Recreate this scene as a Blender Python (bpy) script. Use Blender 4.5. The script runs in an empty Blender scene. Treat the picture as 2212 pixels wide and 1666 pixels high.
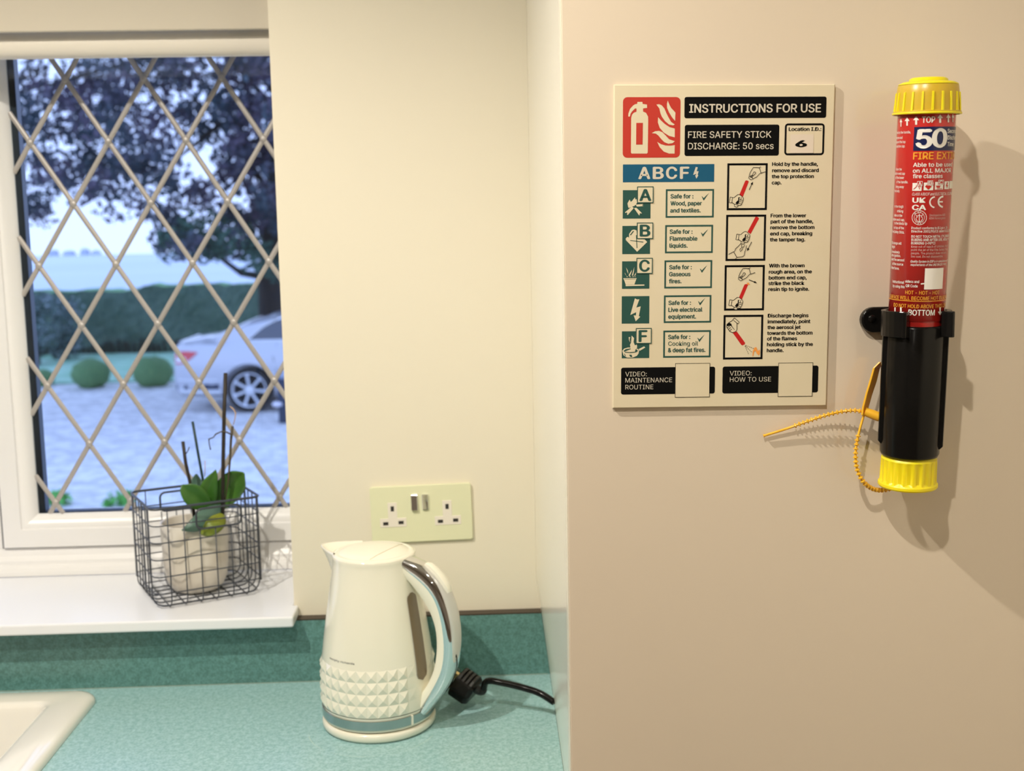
import bpy, bmesh, math, random
from mathutils import Vector, Matrix
random.seed(7)
C = bpy.context.scene.collection
scene = bpy.context.scene
R_ = math.radians
# ------------------------------------------------------------------ camera
PW, PH, FPX = 2212.0, 1666.0, 2507.25
CAM = Vector((-0.0877, -1.6494, 0.6378))
YAW, PITCH, ROLL = 0.034935, 0.127963, -0.019161
_f = Vector((math.sin(YAW), math.cos(YAW), 0)); _r = Vector((math.cos(YAW), -math.sin(YAW), 0)); _u = Vector((0, 0, 1))
FW = _f * math.cos(PITCH) - _u * math.sin(PITCH)
_u2 = _u * math.cos(PITCH) + _f * math.sin(PITCH)
RT = _r * math.cos(ROLL) + _u2 * math.sin(ROLL)
UP = -_r * math.sin(ROLL) + _u2 * math.cos(ROLL)
cam_d = bpy.data.cameras.new('camera'); cam = bpy.data.objects.new('camera', cam_d); C.objects.link(cam)
cam.matrix_world = Matrix(((RT.x, UP.x, -FW.x, CAM.x), (RT.y, UP.y, -FW.y, CAM.y), (RT.z, UP.z, -FW.z, CAM.z), (0, 0, 0, 1)))
cam_d.sensor_width = 36.0; cam_d.lens = 36.0 * FPX / PW
cam_d.clip_start = 0.02; cam_d.clip_end = 900
cam_d.dof.use_dof = True; cam_d.dof.focus_distance = 1.12; cam_d.dof.aperture_fstop = 7.5
scene.camera = cam
# ------------------------------------------------------------------ world, exposure
world = bpy.data.worlds.new('world'); scene.world = world; world.use_nodes = True
wn = world.node_tree; wn.nodes.clear()
wo = wn.nodes.new('ShaderNodeOutputWorld'); wb = wn.nodes.new('ShaderNodeBackground')
wtc = wn.nodes.new('ShaderNodeTexCoord'); wsx = wn.nodes.new('ShaderNodeSeparateXYZ'); wr = wn.nodes.new('ShaderNodeValToRGB')
wr.color_ramp.elements[0].position = 0.48; wr.color_ramp.elements[0].color = (0.50, 0.61, 1.0, 1)
wr.color_ramp.elements[1].position = 0.75; wr.color_ramp.elements[1].color = (0.42, 0.56, 1.0, 1)
wm = wn.nodes.new('ShaderNodeMapRange'); wm.inputs[1].default_value = -1; wm.inputs[2].default_value = 1
wn.links.new(wtc.outputs['Generated'], wsx.inputs[0]); wn.links.new(wsx.outputs[2], wm.inputs[0])
wn.links.new(wm.outputs[0], wr.inputs[0]); wn.links.new(wr.outputs[0], wb.inputs[0]); wn.links.new(wb.outputs[0], wo.inputs[0])
wb.inputs[1].default_value = 2.15
scene.view_settings.view_transform = 'Standard'; scene.view_settings.look = 'None'
scene.view_settings.gamma = 1.0; scene.view_settings.use_curve_mapping = False
scene.view_settings.exposure = 0.0
scene.cycles.use_denoising = True
scene.cycles.max_bounces = 10; scene.cycles.diffuse_bounces = 5; scene.cycles.glossy_bounces = 4
scene.cycles.transmission_bounces = 6; scene.cycles.transparent_max_bounces = 12
scene.cycles.sample_clamp_indirect = 6.0
LAMP_W = 42.0            # watts of each ceiling downlight
LAMP_COL = (1.0, 0.93, 0.82)
# ceiling lamps (x, y): the one above the kettle, the one above the camera, the rest of the grid
LAMPS = [(-0.82, -1.02, 1.75), (-0.27, -1.50, 1.0), (-1.95, -1.85, 0.3), (-0.95, -3.3, 0.5)]
CEIL = 1.50; FLOOR = -0.90
DY = -0.580              # front face of the tall cabinet
# ------------------------------------------------------------------ helpers
def at(px, py, Y):
    d = FW + RT * ((px - PW / 2) / FPX) - UP * ((py - PH / 2) / FPX)
    return CAM + d * ((Y - CAM.y) / d.y)
def atz(px, py, Z):
    d = FW + RT * ((px - PW / 2) / FPX) - UP * ((py - PH / 2) / FPX)
    return CAM + d * ((Z - CAM.z) / d.z)
def raydir(px, py):
    return (FW + RT * ((px - PW / 2) / FPX) - UP * ((py - PH / 2) / FPX)).normalized()
def lin(c):
    if isinstance(c, str):
        c = c.lstrip('#'); c = [int(c[i:i + 2], 16) / 255 for i in (0, 2, 4)]
        return tuple((v / 12.92 if v <= 0.04045 else ((v + 0.055) / 1.055) ** 2.4) for v in c)
    return tuple(c)
def mat(name, col, rough=0.5, metal=0.0, coat=0.0, spec=0.5, ior=1.5, noise=None, bump=None, trans=0.0, sheen=0.0, sss=0.0, alpha=1.0, emit=None):
    """noise=(scale, colour2, low, high, detail) mixes a second colour in; bump=(scale, strength, distance)."""
    m = bpy.data.materials.new(name); m.use_nodes = True
    nt = m.node_tree; b = nt.nodes['Principled BSDF']
    b.inputs['Base Color'].default_value = (*lin(col), 1)
    b.inputs['Roughness'].default_value = rough; b.inputs['Metallic'].default_value = metal
    b.inputs['Coat Weight'].default_value = coat; b.inputs['Coat Roughness'].default_value = 0.06
    b.inputs['Specular IOR Level'].default_value = spec; b.inputs['IOR'].default_value = ior
    b.inputs['Transmission Weight'].default_value = trans
    if sss: b.inputs['Subsurface Weight'].default_value = sss; b.inputs['Subsurface Scale'].default_value = 0.01
    if emit: b.inputs['Emission Color'].default_value = (*lin(emit[0]), 1); b.inputs['Emission Strength'].default_value = emit[1]
    tc = nt.nodes.new('ShaderNodeTexCoord')
    if noise:
        n = nt.nodes.new('ShaderNodeTexNoise'); n.inputs['Scale'].default_value = noise[0]; n.inputs['Detail'].default_value = noise[4] if len(noise) > 4 else 3
        nt.links.new(tc.outputs['Object'], n.inputs['Vector'])
        r = nt.nodes.new('ShaderNodeValToRGB'); r.color_ramp.elements[0].position = noise[2]; r.color_ramp.elements[1].position = noise[3]
        r.color_ramp.elements[0].color = (*lin(col), 1); r.color_ramp.elements[1].color = (*lin(noise[1]), 1)
        nt.links.new(n.outputs['Fac'], r.inputs[0]); nt.links.new(r.outputs[0], b.inputs['Base Color'])
    if bump:
        n = nt.nodes.new('ShaderNodeTexNoise'); n.inputs['Scale'].default_value = bump[0]; n.inputs['Detail'].default_value = 3
        nt.links.new(tc.outputs['Object'], n.inputs['Vector'])
        bp = nt.nodes.new('ShaderNodeBump'); bp.inputs['Strength'].default_value = bump[1]; bp.inputs['Distance'].default_value = bump[2]
        nt.links.new(n.outputs['Fac'], bp.inputs['Height']); nt.links.new(bp.outputs[0], b.inputs['Normal'])
    return m
class G:
    """collects geometry; out() links it as ONE mesh object"""
    def __init__(s): s.v = []; s.f = []; s.mi = []; s.m = 0
    def add(s, vs, fs):
        o = len(s.v); s.v += [tuple(v) for v in vs]; s.f += [tuple(i + o for i in f) for f in fs]; s.mi += [s.m] * len(fs); return s
    def box(s, x0, x1, y0, y1, z0, z1, M=None):
        vs = [Vector((x, y, z)) for x in (x0, x1) for y in (y0, y1) for z in (z0, z1)]
        if M: vs = [M @ v for v in vs]
        return s.add(vs, [(0, 1, 3, 2), (4, 6, 7, 5), (0, 4, 5, 1), (2, 3, 7, 6), (0, 2, 6, 4), (1, 5, 7, 3)])
    def poly(s, pts): return s.add(pts, [tuple(range(len(pts)))])
    def slab(s, bot, top):
        n = len(bot); s.add(list(bot) + list(top), [tuple(range(n))[::-1], tuple(range(n, 2 * n))] + [(i, (i + 1) % n, n + (i + 1) % n, n + i) for i in range(n)]); return s
    def lathe(s, prof, org=(0, 0, 0), ax=(0, 0, 1), seg=48, a0=0.0, a1=360.0, ref=None):
        org = Vector(org); ax = Vector(ax).normalized(); e1 = Vector(ref) if ref else (Vector((1, 0, 0)) if abs(ax.x) < .9 else Vector((0, 1, 0)))
        e1 = (e1 - ax * e1.dot(ax)).normalized(); e2 = ax.cross(e1)
        full = abs(a1 - a0 - 360) < 1e-6; n = seg if full else seg + 1; vs = []
        for r, z in prof:
            for i in range(n):
                a = R_(a0 + (a1 - a0) * i / seg); vs.append(org + ax * z + (e1 * math.cos(a) + e2 * math.sin(a)) * r)
        fs = []
        for j in range(len(prof) - 1):
            for i in range(seg):
                k = (i + 1) % n
                fs.append((j * n + i, j * n + k, (j + 1) * n + k, (j + 1) * n + i))
        return s.add(vs, fs)
    def tube(s, path, r, seg=8, closed=False, caps=True, flat=None):
        P = [Vector(p) for p in path]; n = len(P); vs = []; prev = None
        rs = r if isinstance(r, (list, tuple)) else [r] * n
        for i in range(n):
            if closed: t = (P[(i + 1) % n] - P[i - 1])
            else: t = P[min(i + 1, n - 1)] - P[max(i - 1, 0)]
            t.normalize()
            if prev is None:
                a = Vector((0, 0, 1)) if abs(t.z) < .9 else Vector((1, 0, 0)); prev = (a - t * a.dot(t)).normalized()
            prev = (prev - t * prev.dot(t)).normalized(); b = t.cross(prev)
            for k in range(seg):
                a = 2 * math.pi * k / seg; vs.append(P[i] + (prev * math.cos(a) + b * math.sin(a)) * rs[i])
        fs = []
        for i in range(n if closed else n - 1):
            j = (i + 1) % n
            for k in range(seg): fs.append((i * seg + k, i * seg + (k + 1) % seg, j * seg + (k + 1) % seg, j * seg + k))
        if caps and not closed: fs += [tuple(range(seg))[::-1], tuple(range((n - 1) * seg, n * seg))]
        return s.add(vs, fs)
    def ball(s, c, rx, ry=None, rz=None, seg=16, rings=10):
        ry = ry or rx; rz = rz or rx; c = Vector(c); vs = [c + Vector((0, 0, rz))]
        for j in range(1, rings):
            a = math.pi * j / rings
            for i in range(seg):
                b = 2 * math.pi * i / seg; vs.append(c + Vector((rx * math.sin(a) * math.cos(b), ry * math.sin(a) * math.sin(b), rz * math.cos(a))))
        vs.append(c - Vector((0, 0, rz))); fs = [(0, 1 + i, 1 + (i + 1) % seg) for i in range(seg)]
        for j in range(rings - 2):
            for i in range(seg): fs.append((1 + j * seg + i, 1 + (j + 1) * seg + i, 1 + (j + 1) * seg + (i + 1) % seg, 1 + j * seg + (i + 1) % seg))
        e = len(vs) - 1; o = 1 + (rings - 2) * seg
        fs += [(e, o + (i + 1) % seg, o + i) for i in range(seg)]
        return s.add(vs, fs)
    def loft(s, rings, closed=True, caps=(False, False)):
        n = len(rings[0]); vs = [p for r in rings for p in r]; fs = []
        for j in range(len(rings) - 1):
            for i in range(n if closed else n - 1):
                k = (i + 1) % n; fs.append((j * n + i, j * n + k, (j + 1) * n + k, (j + 1) * n + i))
        if caps[0]: fs.append(tuple(range(n))[::-1])
        if caps[1]: fs.append(tuple(range((len(rings) - 1) * n, len(rings) * n)))
        return s.add(vs, fs)
    def out(s, name, mats, parent=None, smooth=False, bevel=0, bseg=2, subsurf=0, fix=True, auto=None):
        me = bpy.data.meshes.new(name); me.from_pydata(s.v, [], s.f)
        mats = mats if isinstance(mats, (list, tuple)) else [mats]
        for m in mats: me.materials.append(m)
        if len(mats) > 1: me.polygons.foreach_set('material_index', s.mi)
        if fix:
            bm = bmesh.new(); bm.from_mesh(me); bmesh.ops.remove_doubles(bm, verts=bm.verts, dist=1e-6)
            bmesh.ops.recalc_face_normals(bm, faces=bm.faces); bm.to_mesh(me); bm.free()
        o = bpy.data.objects.new(name, me); C.objects.link(o)
        if smooth or auto:
            me.polygons.foreach_set('use_smooth', [True] * len(me.polygons))
            if auto: me.set_sharp_from_angle(angle=R_(auto))
        if bevel:
            b = o.modifiers.new('bevel', 'BEVEL'); b.width = bevel; b.segments = bseg; b.limit_method = 'ANGLE'; b.angle_limit = R_(40)
        if subsurf:
            b = o.modifiers.new('sub', 'SUBSURF'); b.levels = subsurf; b.render_levels = subsurf
        if parent: adopt(o, parent)
        return o
def adopt(o, p):
    o.parent = p; o.matrix_parent_inverse = PINV[p.name] if p.name in PINV else Matrix.Identity(4)
PINV = {}
def tag(o, label=None, cat=None, group=None, kind=None):
    if label: o['label'] = label
    if cat: o['category'] = cat
    if group: o['group'] = group
    if kind: o['kind'] = kind
    return o
def thing(name, label, cat, loc=(0, 0, 0), group=None):
    o = bpy.data.objects.new(name, None); C.objects.link(o); o.location = loc; o.empty_display_size = 0.02
    PINV[o.name] = Matrix.Translation(-Vector(loc)); return tag(o, label, cat, group)
def struct(o): o['kind'] = 'structure'; return o

# --- flat frames and cylinder frames: both turn photo pixels into (u, v) metres on a surface and back to the world
class Flat:
    def __init__(s, TL, TR, BL, Y):
        s.Y = Y; s.O = at(*TL, Y); s.U = (at(*TR, Y) - s.O).normalized(); V = at(*BL, Y) - s.O
        s.V = (V - s.U * V.dot(s.U)).normalized(); s.N = s.V.cross(s.U).normalized()
        if s.N.y > 0: s.N = -s.N
    def uv(s, px, py): P = at(px, py, s.Y) - s.O; return (P.dot(s.U), P.dot(s.V))
    def w(s, u, v, h=0.0): return s.O + s.U * u + s.V * v + s.N * h
class Cyl:
    """surface of a tube; u = r*angle (0 faces the camera), v = distance down the axis from A"""
    def __init__(s, A, B, r):
        s.A = Vector(A); s.D = (Vector(B) - s.A).normalized(); s.r = r; s.L = (Vector(B) - s.A).length
        c = Vector((-.35, -1, 0)); s.E1 = (c - s.D * c.dot(s.D)).normalized(); s.E2 = s.E1.cross(s.D)
        if s.E2.dot(RT) < 0: s.E2 = -s.E2
    def uv(s, px, py):
        d = raydir(px, py); o = CAM - s.A; dp = d - s.D * d.dot(s.D); op = o - s.D * o.dot(s.D)
        a = dp.dot(dp); b = 2 * dp.dot(op); c = op.dot(op) - s.r ** 2; q = b * b - 4 * a * c
        t = (-b - math.sqrt(q)) / (2 * a) if q > 0 else -b / (2 * a)
        P = o + d * t; v = P.dot(s.D); rad = P - s.D * v
        return (s.r * math.atan2(rad.dot(s.E2), rad.dot(s.E1)), v)
    def w(s, u, v, h=0.0):
        a = u / s.r; return s.A + s.D * v + (s.E1 * math.cos(a) + s.E2 * math.sin(a)) * (s.r + h)
    def axis(s, py):
        """distance down the axis at which the axis crosses the photo row py"""
        lo, hi = -.3, s.L + .4
        for _ in range(40):
            m = (lo + hi) / 2; P = s.A + s.D * m - CAM; y = PH / 2 - FPX * P.dot(UP) / P.dot(FW)
            if y < py: lo = m
            else: hi = m
        return lo
def urect(g, fr, u0, v0, u1, v1, h, rad=0.0, nx=1):
    if rad <= 0:
        n = max(1, nx); vs = []
        for i in range(n + 1):
            u = u0 + (u1 - u0) * i / n; vs += [fr.w(u, v0, h), fr.w(u, v1, h)]
        g.add(vs, [(2 * i, 2 * i + 1, 2 * i + 3, 2 * i + 2) for i in range(n)]); return
    pts = []
    for cu, cv, a0 in ((u1 - rad, v0 + rad, -90), (u1 - rad, v1 - rad, 0), (u0 + rad, v1 - rad, 90), (u0 + rad, v0 + rad, 180)):
        for k in range(6):
            a = R_(a0 + 90 * k / 5); pts.append(fr.w(cu + rad * math.cos(a), cv + rad * math.sin(a), h))
    g.poly(pts)
def prect(g, fr, x0, y0, x1, y1, h, radpx=0.0, nx=1):
    """rectangle from its top-left and bottom-right pixels"""
    a = fr.uv(x0, y0); b = fr.uv(x1, y1); k = abs((b[0] - a[0]) / (x1 - x0)); urect(g, fr, a[0], a[1], b[0], b[1], h, radpx * k, nx)
def pframe(g, fr, x0, y0, x1, y1, lw, h, radpx=0.0):
    a = fr.uv(x0, y0); b = fr.uv(x1, y1); k = abs((b[0] - a[0]) / (x1 - x0)); w = lw * k
    if radpx:
        r = radpx * k; o = []; i = []
        for cu, cv, a0 in ((b[0] - r, a[1] + r, -90), (b[0] - r, b[1] - r, 0), (a[0] + r, b[1] - r, 90), (a[0] + r, a[1] + r, 180)):
            for q in range(6):
                t = R_(a0 + 90 * q / 5); o.append(fr.w(cu + r * math.cos(t), cv + r * math.sin(t), h)); i.append(fr.w(cu + (r - w) * math.cos(t), cv + (r - w) * math.sin(t), h))
        n = len(o); g.add(o + i, [(q, (q + 1) % n, n + (q + 1) % n, n + q) for q in range(n)]); return
    urect(g, fr, a[0], a[1], b[0], a[1] + w, h); urect(g, fr, a[0], b[1] - w, b[0], b[1], h)
    urect(g, fr, a[0], a[1] + w, a[0] + w, b[1] - w, h); urect(g, fr, b[0] - w, a[1] + w, b[0], b[1] - w, h)
def ppoly(g, fr, pts, h, crop=None):
    """crop=(x0, y0, scale) when the points were read in an enlarged crop"""
    if crop: pts = [(crop[0] + x / crop[2], crop[1] + y / crop[2]) for x, y in pts]
    g.poly([fr.w(*fr.uv(x, y), h) for x, y in pts])
def pline(g, fr, pts, lw, h, crop=None):
    if crop: pts = [(crop[0] + x / crop[2], crop[1] + y / crop[2]) for x, y in pts]
    q = [Vector(fr.uv(x, y)) for x, y in pts]; k = (Vector(fr.uv(pts[0][0] + 1, pts[0][1])) - q[0]).length; w = lw * k / 2; vs = []
    n = len(q)
    for i in range(n):
        t = (q[min(i + 1, n - 1)] - q[max(i - 1, 0)]); t = t.normalized() if t.length > 0 else Vector((1, 0)); nn = Vector((-t.y, t.x)) * w
        vs += [fr.w(*(q[i] + nn), h), fr.w(*(q[i] - nn), h)]
    g.add(vs, [(2 * i, 2 * i + 1, 2 * i + 3, 2 * i + 2) for i in range(n - 1)])
try:
    FONT = bpy.data.fonts.load(bpy.utils.system_resource('DATAFILES', path='fonts') + '/Inter.woff2')
except Exception:
    FONT = None
_tc = {}
def tmesh(s, bold=0.0, res=2, shear=0.0):
    key = (s, bold, res, shear)
    if key in _tc: return _tc[key]
    cu = bpy.data.curves.new('t', 'FONT'); cu.body = s; cu.size = 1.0; cu.offset = bold; cu.resolution_u = res; cu.shear = shear
    if FONT: cu.font = FONT
    o = bpy.data.objects.new('t', cu); me = bpy.data.meshes.new_from_object(o)
    vs = [(v.co.x, v.co.y) for v in me.vertices]; fs = [tuple(p.vertices) for p in me.polygons]
    bpy.data.objects.remove(o); bpy.data.meshes.remove(me); bpy.data.curves.remove(cu)
    _tc[key] = (vs, fs); return _tc[key]
def extent(s, bold=0.0, res=2, shear=0.0):
    vs, _ = tmesh(s, bold, res, shear); xs = [v[0] for v in vs]; return min(xs), max(xs)
CAPH = (lambda v: max(q[1] for q in v[0]))(tmesh('H'))
def txt(g, fr, s, p0, p1=None, cap=8, h=0.0002, bold=0.0, ref=None, right=False, xs=1.0, res=3, shear=0.0):
    """lettering: p0/p1 pixels of the baseline under the first and last letter of ref (or of s)"""
    u0, v0 = fr.uv(*p0); vtop = fr.uv(p0[0], p0[1] - cap)[1]; hh = abs(v0 - vtop)
    bd = bold; bold = 0.0
    ys = hh / CAPH; a, b = extent(ref or s, bold, res, shear); vs, fs = tmesh(s, bold, res, shear)
    if p1:
        u1, v1 = fr.uv(*p1); sx = (u1 - u0) / (b - a)
    else:
        u1, v1 = u0, v0; sx = ys * xs
    fa, fb = extent(s, bold, res, shear)
    base = (u1 - fb * sx) if right else (u0 - fa * sx)
    # heavier lettering: the same glyphs laid again a hair to either side
    for dx, dy, dh in (((0, 0, 0),) if not bd else ((0, 0, 0), (-bd, 0, 1.5e-6), (bd, 0, 3e-6), (0, bd * .6, 4.5e-6), (0, -bd * .6, 6e-6))):
        g.add([fr.w(base + (x + dx) * sx, v0 - (y + dy) * ys, h + dh) for x, y in vs], fs)
# ------------------------------------------------------------------ materials
M = {}
M['wall'] = mat('cream wall paint', (.77, .71, .57), .55, bump=(180, .03, .001))
M['ceil'] = mat('ceiling paint', (.80, .76, .66), .8)
M['floor'] = mat('floor tile', (.16, .12, .09), .5, noise=(3, (.20, .16, .12), .3, .7))
M['roomwall'] = mat('darker room wall', (.50, .44, .37), .6)
M['upvc'] = mat('white window plastic', (.83, .82, .80), .28, spec=.5)
M['sill'] = mat('white gloss sill paint', (.82, .83, .85), .25, bump=(40, .02, .001))
M['gasket'] = mat('black rubber gasket', (.02, .025, .035), .5)
M['spacer'] = mat('dark spacer bar', (.035, .045, .06), .35, metal=.4)
M['lead'] = mat('grey lead strip', (.46, .43, .40), .42, metal=.3, bump=(400, .15, .0004))
M['blind'] = mat('beige blind fabric', (.68, .62, .51), .9, bump=(500, .1, .0003))
M['blind2'] = mat('pale blind roll fabric', (.90, .84, .73), .9)
M['door'] = mat('beige gloss door', (.72, .615, .485), .18, coat=.7, ior=1.5, bump=(3.0, .05, .004))
M['side'] = mat('cream gloss panel', (.88, .84, .73), .16, coat=.0, ior=1.25, bump=(4.0, .02, .002))
M['edge'] = mat('cream edging', (.86, .80, .66), .3)
M['dark'] = mat('dark gap', (.02, .018, .015), .7)
M['brownedge'] = mat('dark brown sealed edge', (.045, .03, .018), .5)
M['ceramic'] = mat('cream ceramic glaze', (.84, .81, .73), .12, coat=.5)
M['pot'] = mat('white glazed pot', (.74, .69, .60), .3, noise=(14, (.66, .60, .50), .45, .6))
M['kettle'] = mat('cream kettle plastic', (.84, .80, .66), .16, coat=.4)
M['kettle2'] = mat('cream kettle grip', (.85, .82, .68), .3)
M['chrome'] = mat('polished chrome', (.80, .80, .80), .05, metal=1.0)
M['chromeband'] = mat('reflection tinted chrome band', (.42, .47, .46), .22, metal=1.0)  # chrome with the worktop's teal reflection put into its colour
M['gauge'] = mat('brown translucent window', (.20, .15, .09), .25, coat=.5)
M['black'] = mat('black plastic', (.006, .0055, .005), .2, spec=.22)
M['blackrib'] = mat('black rubber', (.012, .011, .010), .4)
M['brass'] = mat('brass pins', (.70, .55, .28), .25, metal=1.0)
M['clear'] = mat('clear plastic', (.9, .9, .88), .08, trans=.95, ior=1.45)
M['ink'] = mat('dark grey print', (.07, .08, .09), .5)
M['socket'] = mat('pale green cream socket plate', (.74, .74, .50), .35)
M['insert'] = mat('white socket insert', (.80, .74, .64), .4)
M['wire'] = mat('dark grey coated wire', (.055, .062, .075), .38, metal=.3)
M['board'] = mat('cream luminescent board', (.70, .61, .42), .42, noise=(30, (.72, .63, .45), .3, .7))
M['bedge'] = mat('board edge', (.90, .80, .62), .4)
M['pblack'] = mat('black print', (.004, .004, .004), .5, spec=.08)
M['pcream'] = mat('cream print on black', (.62, .56, .45), .45)
M['pred'] = mat('red print', (.50, .032, .018), .45)
M['pred2'] = mat('red baton print', (.52, .006, .006), .45)
M['pblue'] = mat('blue print', (.0, .085, .17), .45)
M['pgreen'] = mat('green print', (.016, .075, .06), .45)
M['porange'] = mat('orange print', (.85, .32, .06), .45)
M['sticker'] = mat('white paper sticker', (.72, .62, .50), .6)
M['red'] = mat('red label', (.50, .022, .018), .25, coat=.35)
M['red2'] = mat('red tube', (.36, .010, .008), .25, coat=.3)
M['navy'] = mat('navy label print', (.006, .012, .07), .3)
M['white'] = mat('white label print', (.80, .76, .70), .35)
M['pink'] = mat('faded white label print', (.62, .36, .32), .35)
M['yel'] = mat('yellow label print', (.80, .34, .03), .35)
M['cap'] = mat('yellow cap plastic', (.86, .70, .01), .35, sss=.15)
M['captop'] = mat('translucent yellow cap plastic', (.62, .41, .03), .3, sss=.2)
M['tagm'] = mat('orange yellow seal plastic', (.88, .47, .03), .35, sss=.1)
def worktop_mat(name, ring, dk, lt):
    m = mat(name, dk, .30, spec=.5)
    nt = m.node_tree; b = nt.nodes['Principled BSDF']; tc = nt.nodes['Texture Coordinate']
    n1 = nt.nodes.new('ShaderNodeTexNoise'); n1.inputs['Scale'].default_value = 150; n1.inputs['Detail'].default_value = 3
    n2 = nt.nodes.new('ShaderNodeTexNoise'); n2.inputs['Scale'].default_value = 330; n2.inputs['Detail'].default_value = 2
    for n in (n1, n2): nt.links.new(tc.outputs['Object'], n.inputs['Vector'])
    mx = nt.nodes.new('ShaderNodeMath'); mx.operation = 'ADD'; nt.links.new(n1.outputs['Fac'], mx.inputs[0]); nt.links.new(n2.outputs['Fac'], mx.inputs[1])
    r = nt.nodes.new('ShaderNodeValToRGB'); e = r.color_ramp.elements
    e[0].position = .40; e[0].color = (*dk, 1); e[1].position = .62; e[1].color = (*lt, 1)
    h = nt.nodes.new('ShaderNodeMath'); h.operation = 'MULTIPLY'; h.inputs[1].default_value = .5; nt.links.new(mx.outputs[0], h.inputs[0]); nt.links.new(h.outputs[0], r.inputs[0])
    last = r.outputs[0]
    if ring:   # faint limescale ring left by the kettle's base, broken by noise
        sub = nt.nodes.new('ShaderNodeVectorMath'); sub.operation = 'DISTANCE'; sub.inputs[1].default_value = (-.2275, -.1885, 0); nt.links.new(tc.outputs['Object'], sub.inputs[0])
        d = nt.nodes.new('ShaderNodeMath'); d.operation = 'SUBTRACT'; d.inputs[1].default_value = .0835; nt.links.new(sub.outputs['Value'], d.inputs[0])
        a = nt.nodes.new('ShaderNodeMath'); a.operation = 'ABSOLUTE'; nt.links.new(d.outputs[0], a.inputs[0])
        l = nt.nodes.new('ShaderNodeMapRange'); l.inputs[1].default_value = .0003; l.inputs[2].default_value = .0010; l.inputs[3].default_value = 1; l.inputs[4].default_value = 0; nt.links.new(a.outputs[0], l.inputs[0])
        n3 = nt.nodes.new('ShaderNodeTexNoise'); n3.inputs['Scale'].default_value = 22; nt.links.new(tc.outputs['Object'], n3.inputs['Vector'])
        l3 = nt.nodes.new('ShaderNodeMapRange'); l3.inputs[1].default_value = .42; l3.inputs[2].default_value = .6; l3.inputs[4].default_value = .55; nt.links.new(n3.outputs['Fac'], l3.inputs[0])
        k = nt.nodes.new('ShaderNodeMath'); k.operation = 'MULTIPLY'; nt.links.new(l.outputs[0], k.inputs[0]); nt.links.new(l3.outputs[0], k.inputs[1])
        mm = nt.nodes.new('ShaderNodeMix'); mm.data_type = 'RGBA'; nt.links.new(k.outputs[0], mm.inputs[0]); nt.links.new(last, mm.inputs[6]); mm.inputs[7].default_value = (.55, .68, .58, 1); last = mm.outputs[2]
    nt.links.new(last, b.inputs['Base Color'])
    bp = nt.nodes.new('ShaderNodeBump'); bp.inputs['Strength'].default_value = .5; bp.inputs['Distance'].default_value = .0003
    nt.links.new(n2.outputs['Fac'], bp.inputs['Height']); nt.links.new(bp.outputs[0], b.inputs['Normal'])
    return m
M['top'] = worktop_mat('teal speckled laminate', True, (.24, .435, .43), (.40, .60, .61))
M['ups'] = worktop_mat('shaded teal laminate upstand', False, (.080, .185, .165), (.135, .29, .27))  # worktop laminate with the upright face's shade put into the colour
def glass_mat():
    m = bpy.data.materials.new('window glass'); m.use_nodes = True; nt = m.node_tree; nt.nodes.clear()
    o = nt.nodes.new('ShaderNodeOutputMaterial'); t = nt.nodes.new('ShaderNodeBsdfTransparent'); g = nt.nodes.new('ShaderNodeBsdfGlossy')
    g.inputs['Roughness'].default_value = 0.0; g.inputs['Color'].default_value = (1, 1, 1, 1); t.inputs['Color'].default_value = (.93, .96, .97, 1)
    f = nt.nodes.new('ShaderNodeFresnel'); f.inputs['IOR'].default_value = 1.45; x = nt.nodes.new('ShaderNodeMixShader')
    nt.links.new(f.outputs[0], x.inputs[0]); nt.links.new(t.outputs[0], x.inputs[1]); nt.links.new(g.outputs[0], x.inputs[2]); nt.links.new(x.outputs[0], o.inputs[0])
    return m
M['glass'] = glass_mat()
# ------------------------------------------------------------------ the room
XL, XR, YF, YB = -3.20, 0.62, -4.80, 0.30
WX0, WX1, WZ0, WZ1 = -1.62, -0.354, 0.0947, 1.16
g = G()
g.box(XL - .1, WX0, 0, YB, FLOOR, CEIL); g.box(WX1, XR, 0, YB, FLOOR, CEIL)
g.box(WX0, WX1, 0, YB, FLOOR, WZ0); g.box(WX0, WX1, 0, YB, WZ1, CEIL)
struct(g.out('wall_back', M['wall'], fix=False))
struct(G().box(XL - .1, XL, YF, YB, FLOOR, CEIL).out('wall_left', M['roomwall']))
struct(G().box(XR, XR + .1, YF, YB, FLOOR, CEIL).out('wall_right', M['wall']))
struct(G().box(XL - .1, XR + .1, YF - .1, YF, FLOOR, CEIL).out('wall_front', M['roomwall']))
struct(G().box(XL - .1, XR + .1, YF - .1, YB, FLOOR - .1, FLOOR).out('floor', M['floor']))
struct(G().box(XL - .1, XR + .1, YF - .1, YB, CEIL, CEIL + .1).out('ceiling', M['ceil']))
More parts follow.
